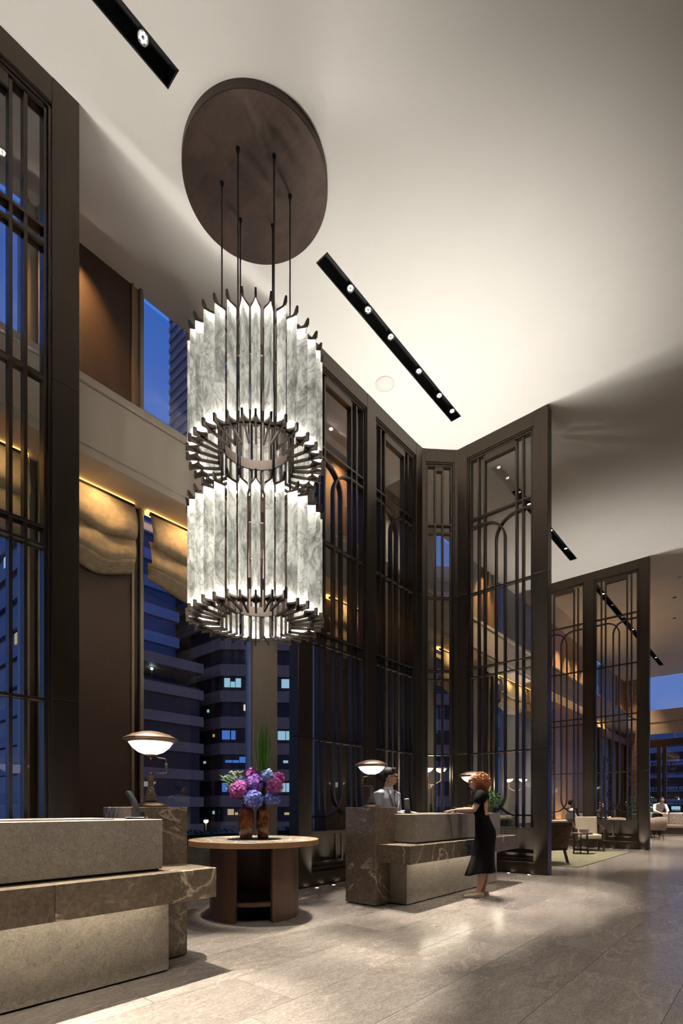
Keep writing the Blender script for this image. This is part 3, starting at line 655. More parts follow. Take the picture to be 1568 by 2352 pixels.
for zt in (5.06, 3.29):
    for k in range(NF):
        a = base_a + R(360 / NF) * k + R(rc.uniform(-1, 1)); rz = rc.uniform(-.012, .012)
        if k == 2: rz = .03
        mt = Matrix.Translation((0, 0, zt - CEIL + rz)) @ Matrix.Rotation(a, 4, 'Z')
        f = link('glass_fin', fin_me, T); f.matrix_local = mt
        for nm, me in (('fin_cap', ctop_me), ('fin_cap', cbot_me), ('bracket_arm', arm_me), ('bracket_arm', armt_me), ('spine', sp_me)):
            o = link(nm, me, T); o.matrix_local = mt
        o = link('led', led_me, f)
    for z0 in (.22, .92):
        MB().arc(.385, .405, 0, 2 * math.pi, zt - CEIL + z0, zt - CEIL + z0 + .11, 64).build('ring', M['bronze2'], T)
    for k in range(6):
        a = R(360 / 6 * k)
    point((CX, CY, zt + .6), 28, (1, .95, .86), .25)
# LED glow thrown up and down from the fin ends
spot((CX, CY, 5.0), (CX, CY, 0), 260, 70, .9, (1, .93, .82), .3)
# ================================================================== reception desks
def desk(label, x0, sg, yo=0):
    """x0: outer end of the end block; sg=+1 the desk runs to +X from there"""
    T = thing('reception_desk', label, 'desk', (x0, 3.45 + yo, 0))
    def B(nm, a, b, y0, y1, z0, z1, mt):
        xa, xb = sorted((sg * a, sg * b)); return bevel(MB().box(xa, xb, y0, y1, z0, z1).build(nm, mt, T), .004)
    L_ = 3.22
    for a in (0, L_ - .47): B('end_block', a, a + .47, .25, .72, .012, 1.205, M['marble'])
    B('base', .31, L_ - .31, 0, .42, .012, .535, M['desk'])
    B('shadow_gap', .33, L_ - .33, .02, .40, 0, .012, M['black'])
    B('shelf_slab', .05, L_ * .36, -.22, .25, .537, .755, M['marble']); B('shelf_slab', L_ * .36 + .001, L_ - .05, -.22, .25, .537, .755, M['marble'])
    B('counter', .40, L_ - .33, -.07, .46, .768, 1.118, M['desk'])
    B('counter_reveal', .42, L_ - .42, -.05, .44, .755, .768, M['black'])
    B('led_strip', .40, L_ - .40, -.15, -.135, .529, .536, M['deskled'])
    return T
M['deskled'] = m_emit('desk_led', (1, .88, .70), 38)
D2 = desk('stone reception desk on the right, between the man and the woman', 4.89, 1, .0)
D1 = desk('stone reception desk cropped by the left edge in the foreground', 2.29, -1, -.06)
def table_lamp(x, y, z, label, crank):
    T = thing('table_lamp', label, 'lamp', (x, y, z), crank, 'bronze table lamps on the stone desk blocks'); T.scale = (1.13,) * 3
    MB().lathe([(0, 0), (.112, 0), (.116, .006), (.112, .014), (.06, .032), (.035, .040), (0, .042)], 40).build('foot', M['lampmetal'], T)
    MB().lathe([(0, .040), (.046, .042), (.048, .05), (.030, .11), (.019, .15), (.019, .19), (.024, .212), (.023, .22), (0, .22)], 28).build('stone_stem', M['lampstone'], T)
    MB().tube([(0, 0, .22), (0, 0, .242)], .009, 10).build('neck', M['lampmetal'], T)
    pts = [(0, 0, .236), (.092, 0, .236), (.104, 0, .240), (.109, 0, .250), (.109, 0, .29), (.109, 0, .322), (.104, 0, .334), (.092, 0, .339), (.004, 0, .352)]
    a = MB().tube(pts, .0062, 10).build('crank_arm', M['lampmetal'], T)
    MB().lathe([(0, .256), (.009, .258), (.0105, .285), (.009, .308), (0, .31)], 14, (.109, 0, 0)).build('grip', M['lampstone'], a)
    MB().tube([(0, 0, .335), (0, 0, .365)], .008, 10).build('neck', M['lampmetal'], T)
    MB().lathe([(0, .358), (.036, .36), (.04, .368), (.0, .37)], 32).build('bowl_collar', M['lampmetal'], T)
    MB().lathe([(.036, .368), (.085, .386), (.125, .418), (.148, .452), (.15, .456), (.146, .455), (.12, .420), (.08, .392), (.036, .374)], 72).build('glass_bowl', M['lampbowl'], T)
    s = MB().lathe([(.150, .452), (.182, .466), (.187, .474), (.182, .480), (.13, .508), (.07, .526), (0, .532), (0, .528), (.07, .521), (.13, .502), (.178, .474), (.150, .457)], 56).build('shade', M['lampmetal'], T)
    MB().ell((0, 0, .534), (.008, .008, .006), 10, 6).build('finial', M['lampmetal'], s)
    MB().tube([(0, 0, .37), (0, 0, .5)], .007, 8).build('lamp_stem', M['lampmetal'], T)
    point((x, y, z + .48), 14, (1, .84, .62), .06)
table_lamp(2.055, 3.79, 1.2055, 'bronze dome table lamp standing on the foreground desk beside the window', TH - R(90))
table_lamp(5.12, 3.93, 1.2055, 'bronze dome table lamp standing left of the man in grey suit', TH + R(110))
table_lamp(7.875, 3.93, 1.2055, 'bronze dome table lamp half hidden behind the red-haired woman', TH - R(60))
def phone(x, y, z, rz, label):
    T = thing('desk_phone', label, 'telephone', (x, y, z), rz, 'black desk telephones')
    bevel(MB().box(-.045, .045, -.07, .07, 0, .014).build('base', M['phone'], T), .004)
    bevel(MB().prism([(-.04, -.04), (.04, -.04), (.04, .03), (-.04, .03)], .014, .05).build('cradle', M['phone'], T), .006)
    pts = [(0, .06 * t * t + .01 * t, .03 + .17 * t) for t in [i / 8 for i in range(9)]]
    bevel(MB().sweep(pts, .024, .066, (1, 0, 0)).build('handset', M['phone'], T), .005, 2)
    bevel(MB().box(-.008, .008, -.072, -.0665, .003, .011).build('indicator', M['redled'], T), .001)
phone(1.815, 3.54, 1.118, R(40), 'black upright telephone on the foreground stone desk')
phone(5.66, 3.74, 1.118, R(110), 'black upright telephone beside the man on the right desk')
for (a, b, lb) in ((.95, 1.62, 'flat grey leather blotter on the foreground stone counter'), (5.9, 6.5, 'flat grey leather blotter under the woman\'s hands')):
    o = bevel(MB().box(a, b, 3.48, 3.86, 1.118, 1.126).build('desk_blotter', M['taupe']), .002); tag(o, lb, 'desk pad', 'desk blotters')
# ================================================================== round table with the flowers
TZ = .85
T = thing('round_table', 'round wooden table with stone inlay top and curved panel legs', 'table', (CX - .04, CY - .02, 0))
va = math.atan2(-CY, -CX)
for c in (-61, 59, 179):
    bevel(MB().arc(.44, .49, va + R(c - 37), va + R(c + 37), 0, TZ - .06, 20).build('curved_leg', M['wood'], T), .003)
bevel(MB().lathe([(0, .165), (.44, .165), (.44, .205), (0, .205)], 64, smooth=False).build('lower_shelf', M['wood'], T), .002)
for k in range(5):
    a = va + R(-29 + 72 * k); g = .004
    bevel(MB().arc(.655, .715, a + g, a + R(72) - g, TZ - .06, TZ, 16).build('rim_segment', M['rimwood'], T), .003)
    MB().arc(.30, .654, a + g * 1.2, a + R(72) - g * 1.2, TZ - .05, TZ - .002, 16).build('inlay_segment', M['travertine'], T)
MB().lathe([(0, TZ - .055), (.66, TZ - .055), (.66, TZ - .051), (0, TZ - .051)], 48).build('top_core', M['darkwood'], T)
MB().lathe([(0, TZ - .05), (.299, TZ - .05), (.299, TZ - .001), (0, TZ - .001)], 48).build('centre_disc', M['black'], T)
cr, sr = math.sin(TH), -math.cos(TH); fx_, fy_ = math.cos(TH), math.sin(TH)
def vw(l, d, z):  # place by lateral and depth offset from the table centre
    return (CX - .04 + cr * l + fx_ * d, CY - .02 + sr * l + fy_ * d, z)
def vase(l, d, label, h, r):
    T = thing('glass_vase', label, 'vase', vw(l, d, TZ))
    MB().lathe([(0, 0), (r * .72, 0), (r * .76, .01), (r * .9, h * .3), (r, h * .62), (r * .98, h * .8), (r * .85, h * .87), (r * .52, h * .9), (r * .5, h * .95), (r * .56, h), (r * .48, h), (r * .44, h * .93), (0, h * .9)], 40).build('body', M['vase'], T)
vase(-.085, -.07, 'brown marbled glass vase, the left and nearer of the pair', .385, .088); vase(.085, .05, 'dark brown marbled glass vase, the right of the pair', .385, .08)
pet_m = MB(); 
def hydrangea(l, d, z, r, mt, label, seed):
    rn = random.Random(seed); T = thing('hydrangea', label, 'flower', vw(l, d, z), 0, 'hydrangea blooms in the vases')
    m = MB(); n = 120
    for k in range(n):
        zz = 1 - 1.75 * (k + .5) / n; q = math.sqrt(max(0, 1 - zz * zz)); ph = k * 2.39996
        nv = Vector((q * math.cos(ph), q * math.sin(ph), zz)); rad = r * rn.uniform(.80, 1.05)
        c = nv * rad; u = (nv + Vector((rn.gauss(0, .25), rn.gauss(0, .25), rn.gauss(0, .25)))).normalized(); a = u.orthogonal().normalized()
        a = Matrix.Rotation(rn.random() * 3, 3, u) @ a; b = u.cross(a); s = r * .25
        for w_ in range(4):
            e = a * math.cos(w_ * R(90)) + b * math.sin(w_ * R(90)); g = u.cross(e)
            m.add([c, c + e * s * .6 + g * s * .45 + u * s * .15, c + e * s * 1.15 + u * s * .1, c + e * s * .6 - g * s * .45 + u * s * .15], [(0, 1, 2, 3)])
    m.ell((0, 0, -.0), (r * .74, r * .74, r * .72), 14, 9)
    tag(m.build('florets', M[mt], T), kind='stuff')
    vx = -.085 if l < -.01 else .085; vd = -.07 if l < -.01 else .05
    e = Vector(vw(vx * .9, vd, TZ + .34)) - Vector(vw(l, d, z))
    MB().tube([(0, 0, -r * .4), e * .5 + Vector((0, 0, -.02)), e], .007, 8).build('stem', M['stem'], T)
for i, a in enumerate(((-.14, -.16, 1.385, .105, 'pet_pink', 'large pink hydrangea bloom at the lower left of the bouquet'), (.01, -.12, 1.465, .10, 'pet_purple', 'purple hydrangea bloom at the centre of the bouquet'),
        (.02, -.19, 1.29, .10, 'pet_blue', 'large blue hydrangea bloom hanging lowest over the vase rims'), (.145, -.02, 1.54, .085, 'pet_sky', 'sky blue hydrangea bloom at the top right'),
        (.225, -.06, 1.44, .092, 'pet_pink', 'mauve pink hydrangea bloom on the right side'), (.205, -.05, 1.30, .085, 'pet_blue', 'blue violet hydrangea bloom at the lower right'),
        (-.03, .02, 1.56, .085, 'pet_mag', 'magenta hydrangea bloom at the back under the grass'), (.25, .08, 1.53, .075, 'pet_mag', 'dark magenta hydrangea bloom at the far right back'), (-.16, .02, 1.47, .08, 'pet_blue', 'small blue hydrangea bloom beside the thistles'))):
    hydrangea(*a, seed=i)
T = thing('grass_bundle', 'tall upright bundle of green grass blades above the flowers', 'plant', vw(.085, .05, TZ + .37))
rn = random.Random(9)
for k in range(46):
    a = rn.random() * 6.28; q = rn.random() ** .5 * .085; h = rn.uniform(.76, .97) - (.1 if k % 9 == 0 else 0); le = q * rn.uniform(1.0, 1.9) + (.07 if k % 9 == 0 else 0)
    x, y = q * .35 * math.cos(a), q * .35 * math.sin(a); x2, y2 = le * math.cos(a), le * math.sin(a); w_ = .0065
    px_, py_ = cr * w_, sr * w_
    m = MB(); vs = []
    for j in range(6):
        t_ = j / 5; xx = x + (x2 - x) * t_ ** 1.4; yy = y + (y2 - y) * t_ ** 1.4; k_ = (1 - t_ ** 3 * .85)
        vs += [(xx - px_ * k_, yy - py_ * k_, h * t_), (xx + fx_ * .002, yy + fy_ * .002, h * t_), (xx + px_ * k_, yy + py_ * k_, h * t_)]
    m.add(vs, [(3 * j + i, 3 * j + i + 1, 3 * j + i + 4, 3 * j + i + 3) for j in range(5) for i in range(2)]); m.build('blade', M['blade'], T)
for k, (l, d, z) in enumerate(((-.33, 0, 1.54), (-.27, .05, 1.60), (-.22, -.03, 1.52), (-.30, .03, 1.47), (-.25, -.06, 1.44), (-.20, .03, 1.60), (-.17, -.01, 1.55))):
    T = thing('sea_holly', ['grey sea holly stem leaning out farthest left', 'grey sea holly stem rising at the upper left', 'grey sea holly stem between leaves and pink bloom', 'grey sea holly stem low at the left edge', 'grey sea holly stem lowest, above the pink bloom', 'grey sea holly stem, tallest next to the magenta bloom', 'grey sea holly stem behind the small blue bloom'][k], 'flower', vw(l, d, z), 0, 'sea holly stems')
    m = MB(); m.ell((0, 0, 0), (.016, .016, .02), 10, 7)
    rn = random.Random(k)
    for j in range(16):
        v = Vector((rn.gauss(0, 1), rn.gauss(0, 1), rn.gauss(.1, .6))).normalized(); g = v.orthogonal().normalized() * .005
        m.add([v * .012 - g, v * .012 + g, v * .045], [(0, 1, 2)])
    m.build('flower_head', M['thistle'], T)
    e = Vector(vw(-.08, -.07, TZ + .35)) - Vector(vw(l, d, z)); pts = [Vector((0, 0, 0)), e * .5 + Vector((0, 0, .03)), e]; MB().tube(pts, .004, 6).build('stem', M['stem'], T)
    for j in range(15):
        t_ = .03 + .045 * j; c = e * t_; v = Vector((rn.gauss(-.3 * cr, 1), rn.gauss(-.3 * sr, 1), rn.uniform(.2, 1))).normalized(); g = v.orthogonal().normalized() * .016
        MB().add([c, c + v * .045 + g, c + v * .11, c + v * .045 - g], [(0, 1, 2, 3)]).build('leaf', M['leaf'], T)
# potted plant on the right desk
T = thing('potted_plant', 'small leafy potted plant on the desk end behind the woman', 'plant', (7.69, 3.455, 1.118))
MB().lathe([(0, 0), (.04, 0), (.052, .07), (.055, .085), (.048, .085), (.044, .07), (0, .07)], 28).build('pot', M['black'], T)
tag(leafmass(420, None, .022, 4, lambda rn: Vector((0, 0, .22)) + Vector((rn.gauss(0, 1), rn.gauss(0, 1), rn.gauss(0, 1))).normalized() * .14 * rn.random() ** .35).build('foliage', M['leaf'], T), kind='stuff')
for k in range(6): MB().tube([(0, 0, .07), (.03 * math.cos(k), .03 * math.sin(k), .2)], .003, 6).build('stem', M['stem'], T)
# ================================================================== people
def hand(mb, wrist, fwd, up, side, s=1.0, curl=.25):
    """palm and five fingers; fwd along the hand, up = back of the hand, side=+1 thumb on the side of fwd x up"""
    f = Vector(fwd).normalized(); u = Vector(up); u = (u - f * u.dot(f)).normalized(); w = f.cross(u) * side; p = Vector(wrist)
    for k in range(4):
        o = (k - 1.5) * .019 * s
        mb.tube([p + f * .005, p + f * .045 * s + w * -o * .7, p + f * .088 * s - w * o], [.016 * s, .0145 * s, .0115 * s], 8)
    ln = (.068, .078, .073, .056)
    for k in range(4):
        o = (k - 1.5) * .020 * s; a = p + f * .085 * s - w * o; L_ = ln[k] * s; sp_ = -w * (k - 1.5) * .06
        d1 = (f + sp_ - u * curl * .5).normalized(); d2 = (f + sp_ - u * curl * 1.3).normalized(); d3 = (f + sp_ - u * curl * 2.1).normalized()
        b = a + d1 * L_ * .45; c = b + d2 * L_ * .32; d = c + d3 * L_ * .25
        mb.tube([a, b, c, d], [.0095 * s, .0088 * s, .008 * s, .0066 * s], 8)
    a = p + f * .02 * s + w * .022 * s; b = a + (f * .7 + w * .8 - u * .15) * .036 * s; c = b + (f * .95 + w * .3 - u * .2) * .030 * s; d = c + (f - u * .2) * .02 * s
    mb.tube([a, b, c, d], [.0135 * s, .0115 * s, .0095 * s, .0075 * s], 8)
def head(mb, c, s=1.0, pitch=0):
    Mx = Matrix.Rotation(pitch, 3, 'Y'); c = Vector(c)
    def E(p, r): mb.ell(c + Mx @ (Vector(p) * s), [x * s for x in r], 18, 12, Mx)
    E((-.012, 0, .022), (.098, .075, .092)); E((.022, 0, -.035), (.066, .058, .075)); E((.045, 0, -.082), (.034, .036, .026))
    E((.084, 0, .022), (.018, .05, .014)); E((.056, .033, -.03), (.034, .026, .034)); E((.056, -.033, -.03), (.034, .026, .034))
    mb.tube([c + Mx @ (Vector((.086, 0, .012)) * s), c + Mx @ (Vector((.102, 0, -.012)) * s), c + Mx @ (Vector((.112, 0, -.028)) * s)], [.008 * s, .010 * s, .013 * s], 8)
    E((.088, 0, -.058), (.014, .024, .007)); E((.086, 0, -.07), (.013, .02, .007))
    for sd in (-1, 1): E((-.005, sd * .077, -.008), (.020, .008, .03))
    return Mx
def face_bits(T, c, s, Mx, lips=True):
    c = Vector(c)
    for sd in (-1, 1):
        MB().ell(c + Mx @ (Vector((.079, sd * .031, .002)) * s), [.009 * s, .011 * s, .006 * s], 12, 8).build('eye', M['eye'], T)
        MB().tube([c + Mx @ (Vector((.087, sd * .016, .022)) * s), c + Mx @ (Vector((.089, sd * .034, .026)) * s), c + Mx @ (Vector((.075, sd * .052, .02)) * s)], .0035 * s, 6).build('eyebrow', M['hairblack'], T)
    if lips: MB().ell(c + Mx @ (Vector((.096, 0, -.063)) * s), [.008 * s, .021 * s, .007 * s], 12, 8).build('lips', M['lip'], T)
# ---- the woman in front of the right desk (local +x = the way she faces)
wz = math.atan2(.84, -.54)
T = thing('person', 'woman with curly red hair in a black dress leaning on the right desk', 'person', (6.425, 3.015, 0), wz); WOMAN = T
b = MB()
b.loft([(.74, 0, 0, .09, .15), (.84, -.015, 0, .115, .17), (.93, -.012, 0, .108, .165), (1.02, .0, 0, .088, .135), (1.08, .008, 0, .08, .122), (1.16, .012, 0, .085, .128), (1.25, .015, 0, .098, .14), (1.33, .012, 0, .09, .155), (1.385, .01, 0, .065, .15), (1.42, .012, 0, .045, .075)], 32)
b.tube([(.012, 0, 1.36), (.022, 0, 1.43), (.032, 0, 1.49)], [.058, .05, .048], 16)
hc = (.045, 0, 1.555); hm = head(b, hc, .97)
for sd in (-1, 1):
    b.tube([(-.005, sd * .085, .86), (.01, sd * .085, .68), (.015, sd * .075, .48), (-.02, sd * .072, .34), (-.015, sd * .07, .20), (.0, sd * .07, .10), (.005, sd * .07, .045)] if sd < 0 else [(-.005, sd * .085, .86), (.03, sd * .085, .68), (.075, sd * .08, .48), (.045, sd * .08, .34), (.06, sd * .08, .20), (.085, sd * .08, .10), (.09, sd * .08, .045)], [.09, .078, .056, .053, .042, .033, .036], 16)
    fx0 = .005 if sd < 0 else .09
    b.tube([(fx0 - .03, sd * .075, .04), (fx0 + .05, sd * .08, .035), (fx0 + .14, sd * .085, .022)], [.032, .032, .02], 10)
arms = {1: ((.015, .165, 1.37), (.13, .20, 1.17), (.36, .10, 1.165)), -1: ((.015, -.165, 1.37), (.09, -.21, 1.14), (.33, -.135, 1.155))}
for sd, (s_, e_, w_) in arms.items():
    s_, e_, w_ = map(Vector, (s_, e_, w_))
    b.tube([s_ + Vector((0, -sd * .04, .0)), s_, s_.lerp(e_, .5), e_, e_.lerp(w_, .3), w_.lerp(e_, .25), w_], [.05, .05, .045, .037, .038, .03, .024], 14)
    hand(b, w_, (1, -sd * .12, -.09), (0, 0, 1), sd, .95, .10)
remeshed(b, 'body', M['skin'], T, .006, 5)
face_bits(T, hc, .97, hm)
# dress
def sk(a, q):
    return .045 * math.sin(a * 8 + q * .25) * min(1, max(0, (q - 3.5) / 5)) + .02 * math.sin(a * 3 + 1) * min(1, q / 8)
rings = [(1.10, .006, 0, .092, .132), (1.05, .004, 0, .096, .14), (.98, -.005, 0, .112, .16), (.90, -.018, 0, .13, .182), (.82, -.016, 0, .134, .188), (.72, 0, 0, .138, .185), (.62, .012, 0, .142, .182), (.52, .024, 0, .15, .185), (.44, .034, 0, .162, .19), (.36, .044, 0, .18, .2), (.335, .046, 0, .185, .203)]
o = MB().loft(rings, 48, cap=False, wob=sk)
vv = o.v[:]
for i, (x, y, z) in enumerate(vv):                                   # dipping front hem
    if z < .55 and x > .08: o.v[i] = (x + (x - .08) * .12 * (.55 - z) / .2, y, z - (x - .08) * .35 * (.55 - z) / .2)
solid(o.build('skirt', M['dress'], T), .006)
solid(MB().loft([(1.09, .006, 0, .094, .135), (1.16, .013, 0, .1, .142), (1.25, .018, 0, .115, .152), (1.31, .016, 0, .108, .162)], 30, R(-105), R(105)).build('bodice', M['dress'], T), .006)
wr = MB().loft([(1.245, .02, 0, .118, .205), (1.28, .018, 0, .122, .218), (1.33, .014, 0, .112, .222), (1.375, .012, 0, .096, .208), (1.412, .012, 0, .078, .165), (1.425, .012, 0, .07, .13)], 44, cap=False, wob=lambda a, q: .012 * math.sin(a * 9 + q)); wr.v = [(x, y, z + (.075 * min(1, max(0, -x / .06)) * (1.42 - z) / .18 if z < 1.42 else 0)) for x, y, z in wr.v]; solid(wr.build('shoulder_wrap', M['dress'], T), .008)
for sd, (s_, e_, w_) in arms.items():
    s_, e_ = Vector(s_), Vector(e_); solid(MB().tube([s_ + Vector((0, -sd * .03, .015)), s_ + Vector((0, 0, .01)), s_.lerp(e_, .35), s_.lerp(e_, .62)], [.058, .062, .058, .056], 16, False).build('sleeve', M['dress'], T), .006)
# shoes
for sd in (-1, 1):
    fx0 = .005 if sd < 0 else .09
    o = MB().loft([(.0, fx0 + .055, sd * .08, .132, .042), (.018, fx0 + .055, sd * .08, .134, .044), (.034, fx0 + .05, sd * .08, .128, .043), (.05, fx0 + .012, sd * .078, .085, .042), (.062, fx0 - .02, sd * .077, .05, .04)], 28).build('shoe', M['shoe'], T)
# hair: a cap and loose ringlets
rn = random.Random(11); hcap = MB(); hcap.ell((.012, 0, 1.578), (.100, .094, .088), 20, 14); hcap.ell((-.05, 0, 1.52), (.075, .095, .10), 18, 12)
hr = MB()
for k in range(420):
    zz = rn.uniform(-.85, 1); a = rn.random() * 6.283; q = math.sqrt(1 - zz * zz); v = Vector((q * math.cos(a), q * math.sin(a), zz))
    p0 = Vector((-.022, 0, 1.545)) + Vector((v.x * .108, v.y * .112, v.z * .118))
    if p0.x > .04 and p0.z < 1.605: continue
    dn = Vector((v.x * .3, v.y * .3, -1)); dn = (dn - v * dn.dot(v)); dn = (dn.normalized() if dn.length > .1 else v.orthogonal().normalized()); ln_ = rn.uniform(.05, .10); rad_ = rn.uniform(.010, .022); bx_ = v.cross(dn); ph = rn.random() * 6
    pts = [p0 + dn * ln_ * (j / 12 - .4) + (v * math.cos(ph + j * 1.15) + bx_ * math.sin(ph + j * 1.15)) * rad_ for j in range(13)]
    hr.tube(pts, .006, 5)
h_ = hcap.build('hair', M['hairred'], T); hr.build('curls', M['hairred'], h_)
for ch in list(WOMAN.children) + [g_ for c_ in WOMAN.children for g_ in c_.children]:      # she leans towards the desk
    for v_ in ch.data.vertices:
        if v_.co.z > .8: v_.co.x += .09 * (v_.co.z - .8)
# ---- the man behind the right desk
mz = R(-90); YAW = R(30)
def turn(o): o.matrix_local = Matrix.Translation((.02, 0, 0)) @ Matrix.Rotation(YAW, 4, 'Z') @ Matrix.Translation((-.02, 0, 0)); return o
T = thing('person', 'man in light grey suit and glasses behind the right desk', 'person', (5.72, 4.12, 0), mz)
b = MB(); b.tube([(.0, 0, 1.36), (.02, 0, 1.48), (.03, 0, 1.54)], [.065, .058, .055], 16); hc = (.045, 0, 1.625); n0 = len(b.v); hm = head(b, hc, 1.03); tm = Matrix.Rotation(YAW, 3, 'Z'); b.v[n0:] = [tuple(tm @ (Vector(v) - Vector((.02, 0, 0))) + Vector((.02, 0, 0))) for v in b.v[n0:]]
b.loft([(.86, 0, 0, .10, .16), (1.0, 0, 0, .105, .16), (1.2, 0, 0, .115, .18), (1.36, 0, 0, .10, .19), (1.43, 0, 0, .06, .12)], 24)
marm = {1: ((0, .21, 1.39), (.02, .25, 1.12), (.24, .17, 1.135)), -1: ((0, -.21, 1.39), (.03, -.25, 1.11), (.22, -.16, 1.135))}
for sd, (s_, e_, w_) in marm.items():
    b.tube([s_, e_, w_], [.05, .04, .028], 12); hand(b, w_, (1, -sd * .2, -.02), (0, 0, 1), sd, 1.05, .1)
for sd in (-1, 1): b.tube([(0, sd * .095, .92), (.01, sd * .095, .5), (0, sd * .095, .07)], [.09, .06, .04], 12); b.tube([(-.04, sd * .095, .045), (.16, sd * .1, .03)], [.038, .03], 10)
remeshed(b, 'body', M['skin2'], T, .007, 4); face_bits(T, hc, 1.03, hm)
for c_ in T.children:
    if c_.name.split('.')[0] in ('eye', 'eyebrow', 'lips'): turn(c_)
j = MB(); j.loft([(.72, 0, 0, .125, .19), (.86, 0, 0, .13, .19), (1.05, 0, 0, .125, .185), (1.2, .0, 0, .14, .205), (1.33, 0, 0, .128, .215), (1.41, -.005, 0, .10, .195), (1.46, -.012, 0, .07, .11)], 32)
for sd, (s_, e_, w_) in marm.items():
    e_, w_ = Vector(e_), Vector(w_); j.tube([Vector(s_) - Vector((0, sd * .05, .01)), s_, e_, w_.lerp(e_, .12)], [.075, .068, .056, .043], 14)
remeshed(j, 'jacket', M['suit'], T, .009, 3)
solid(MB().add([(.105, -.075, 1.42), (.105, .075, 1.42), (.138, .035, 1.30), (.146, 0, 1.17), (.138, -.035, 1.30)], [(0, 1, 2, 3, 4)]).build('shirt_front', M['shirt'], T), .012)
MB().loft([(1.42, .012, 0, .075, .082), (1.47, .018, 0, .064, .066), (1.485, .02, 0, .062, .063)], 24, cap=False).build('collar', M['shirt'], T)
bevel(MB().prism([(.128, -.02), (.135, -.02), (.135, .02), (.128, .02)], 1.40, 1.435).build('tie_knot', M['tie'], T), .004)
bevel(MB().add([(.115, -.014, 1.42), (.115, .014, 1.42), (.15, .026, 1.28), (.158, .032, 1.16), (.158, -.032, 1.16), (.15, -.026, 1.28)], [(0, 1, 2, 3, 4, 5)]).build('tie', M['tie'], T), 0)
for sd in (-1, 1):
    o = MB().add([(.09, sd * .085, 1.45), (.125, sd * .105, 1.38), (.155, sd * .075, 1.27), (.16, sd * .012, 1.13), (.15, sd * .03, 1.28), (.12, sd * .06, 1.42)], [(0, 1, 2, 3, 4, 5)]).build('lapel', M['suit'], T); solid(o, .01)
    MB().tube([Vector((0, sd * .095, .9)), (.01, sd * .095, .5), (0, sd * .095, .06)], [.105, .085, .075], 14).build('trouser_leg', M['suit'], T)
    MB().loft([(0, .06, sd * .097, .14, .048), (.03, .06, sd * .097, .14, .05), (.07, .02, sd * .097, .09, .046)], 20).build('shoe', M['black'], T)
h2 = MB(); h2.ell((.015, 0, 1.675), (.112, .088, .088), 22, 14); h2.ell((-.045, 0, 1.635), (.072, .086, .088), 18, 12); h2.tube([(.06, .07, 1.71), (.11, .0, 1.725), (.085, -.06, 1.71)], [.03, .034, .03], 10)
for sd in (-1, 1): h2.tube([(.012, sd * .079, 1.67), (.012, sd * .082, 1.61)], [.018, .010], 8)
hm_ = turn(remeshed(h2, 'hair', M['hairblack'], T, .006, 3))
g = MB()
for sd in (-1, 1):
    g.tube([(.148, sd * .034 + .024 * math.cos(t_ * R(30)), 1.627 + .017 * math.sin(t_ * R(30))) for t_ in range(13)], .0028, 6); g.tube([(.146, sd * .058, 1.632), (.04, sd * .084, 1.628)], .0025, 6)
g.tube([(.15, -.011, 1.63), (.152, .011, 1.63)], .0025, 6); turn(g.build('glasses', M['black'], T))
# ---- simple diners and a waiter far back
def seated(label, loc, rz, shirt, hair, lean=0):
    T = thing('person', label, 'person', loc, rz)
    b = MB(); hc = (.05 + lean, 0, 1.30); hm = head(b, hc, 1.0); b.tube([(lean * .8, 0, 1.06), (.03 + lean, 0, 1.2)], [.06, .055], 12)
    b.loft([(.42, 0, 0, .13, .17), (.6, 0, 0, .12, .16), (.85, lean * .4, 0, .115, .165), (1.0, lean * .7, 0, .11, .185), (1.1, lean * .8, 0, .06, .12)], 20)
    for sd in (-1, 1):
        b.tube([(lean * .7, sd * .19, 1.04), (.1 + lean, sd * .24, .80), (.36 + lean, sd * .14, .78)], [.05, .042, .03], 10); hand(b, (.36 + lean, sd * .14, .78), (1, -sd * .3, 0), (0, 0, 1), sd, 1, .2)
        b.tube([(0, sd * .1, .50), (.42, sd * .12, .50), (.42, sd * .12, .08)], [.08, .06, .045], 10); b.tube([(.39, sd * .12, .04), (.56, sd * .12, .03)], [.04, .03], 8)
    remeshed(b, 'body', M['skin2'], T, .009, 3); face_bits(T, hc, 1.0, hm)
    j = MB(); j.loft([(.40, 0, 0, .15, .19), (.6, 0, 0, .145, .18), (.85, lean * .4, 0, .14, .185), (1.0, lean * .7, 0, .13, .205), (1.09, lean * .8, 0, .085, .15), (1.13, lean * .9, 0, .065, .08)], 24)
    for sd in (-1, 1): j.tube([(lean * .7, sd * .15, 1.03), (lean * .7, sd * .19, 1.03), (.1 + lean, sd * .24, .80), (.2 + lean, sd * .2, .79)], [.06, .065, .058, .05], 12)
    remeshed(j, 'shirt', M[shirt], T, .01, 3)
    for sd in (-1, 1): MB().tube([(0, sd * .1, .50), (.42, sd * .12, .50), (.43, sd * .12, .1)], [.095, .075, .06], 12).build('trouser_leg', M['darkcloth'], T)
    h2 = MB(); h2.ell((.015 + lean, 0, 1.345), (.108, .086, .085), 18, 12); h2.ell((-.03 + lean, 0, 1.31), (.075, .084, .085), 16, 10); remeshed(h2, 'hair', M[hair], T, .008, 2)
seated('seated diner in white shirt seen through the distant screen', (18.2, 5.42, .06), R(-60), 'shirt', 'hairblack', .02)
seated('dark-haired seated diner behind the far screen above the cream armchair', (22.6, 5.6, .0), R(-110), 'darkcloth', 'hairblack', .02)
T = thing('person', 'waiter in white shirt and dark apron bending over a dining table', 'person', (25.0, 3.95, 0), R(-150))
b = MB(); hc = (.52, 0, 1.50); hm = head(b, hc, 1.0, .6); b.tube([(.34, 0, 1.36), (.44, 0, 1.44)], [.06, .055], 12)
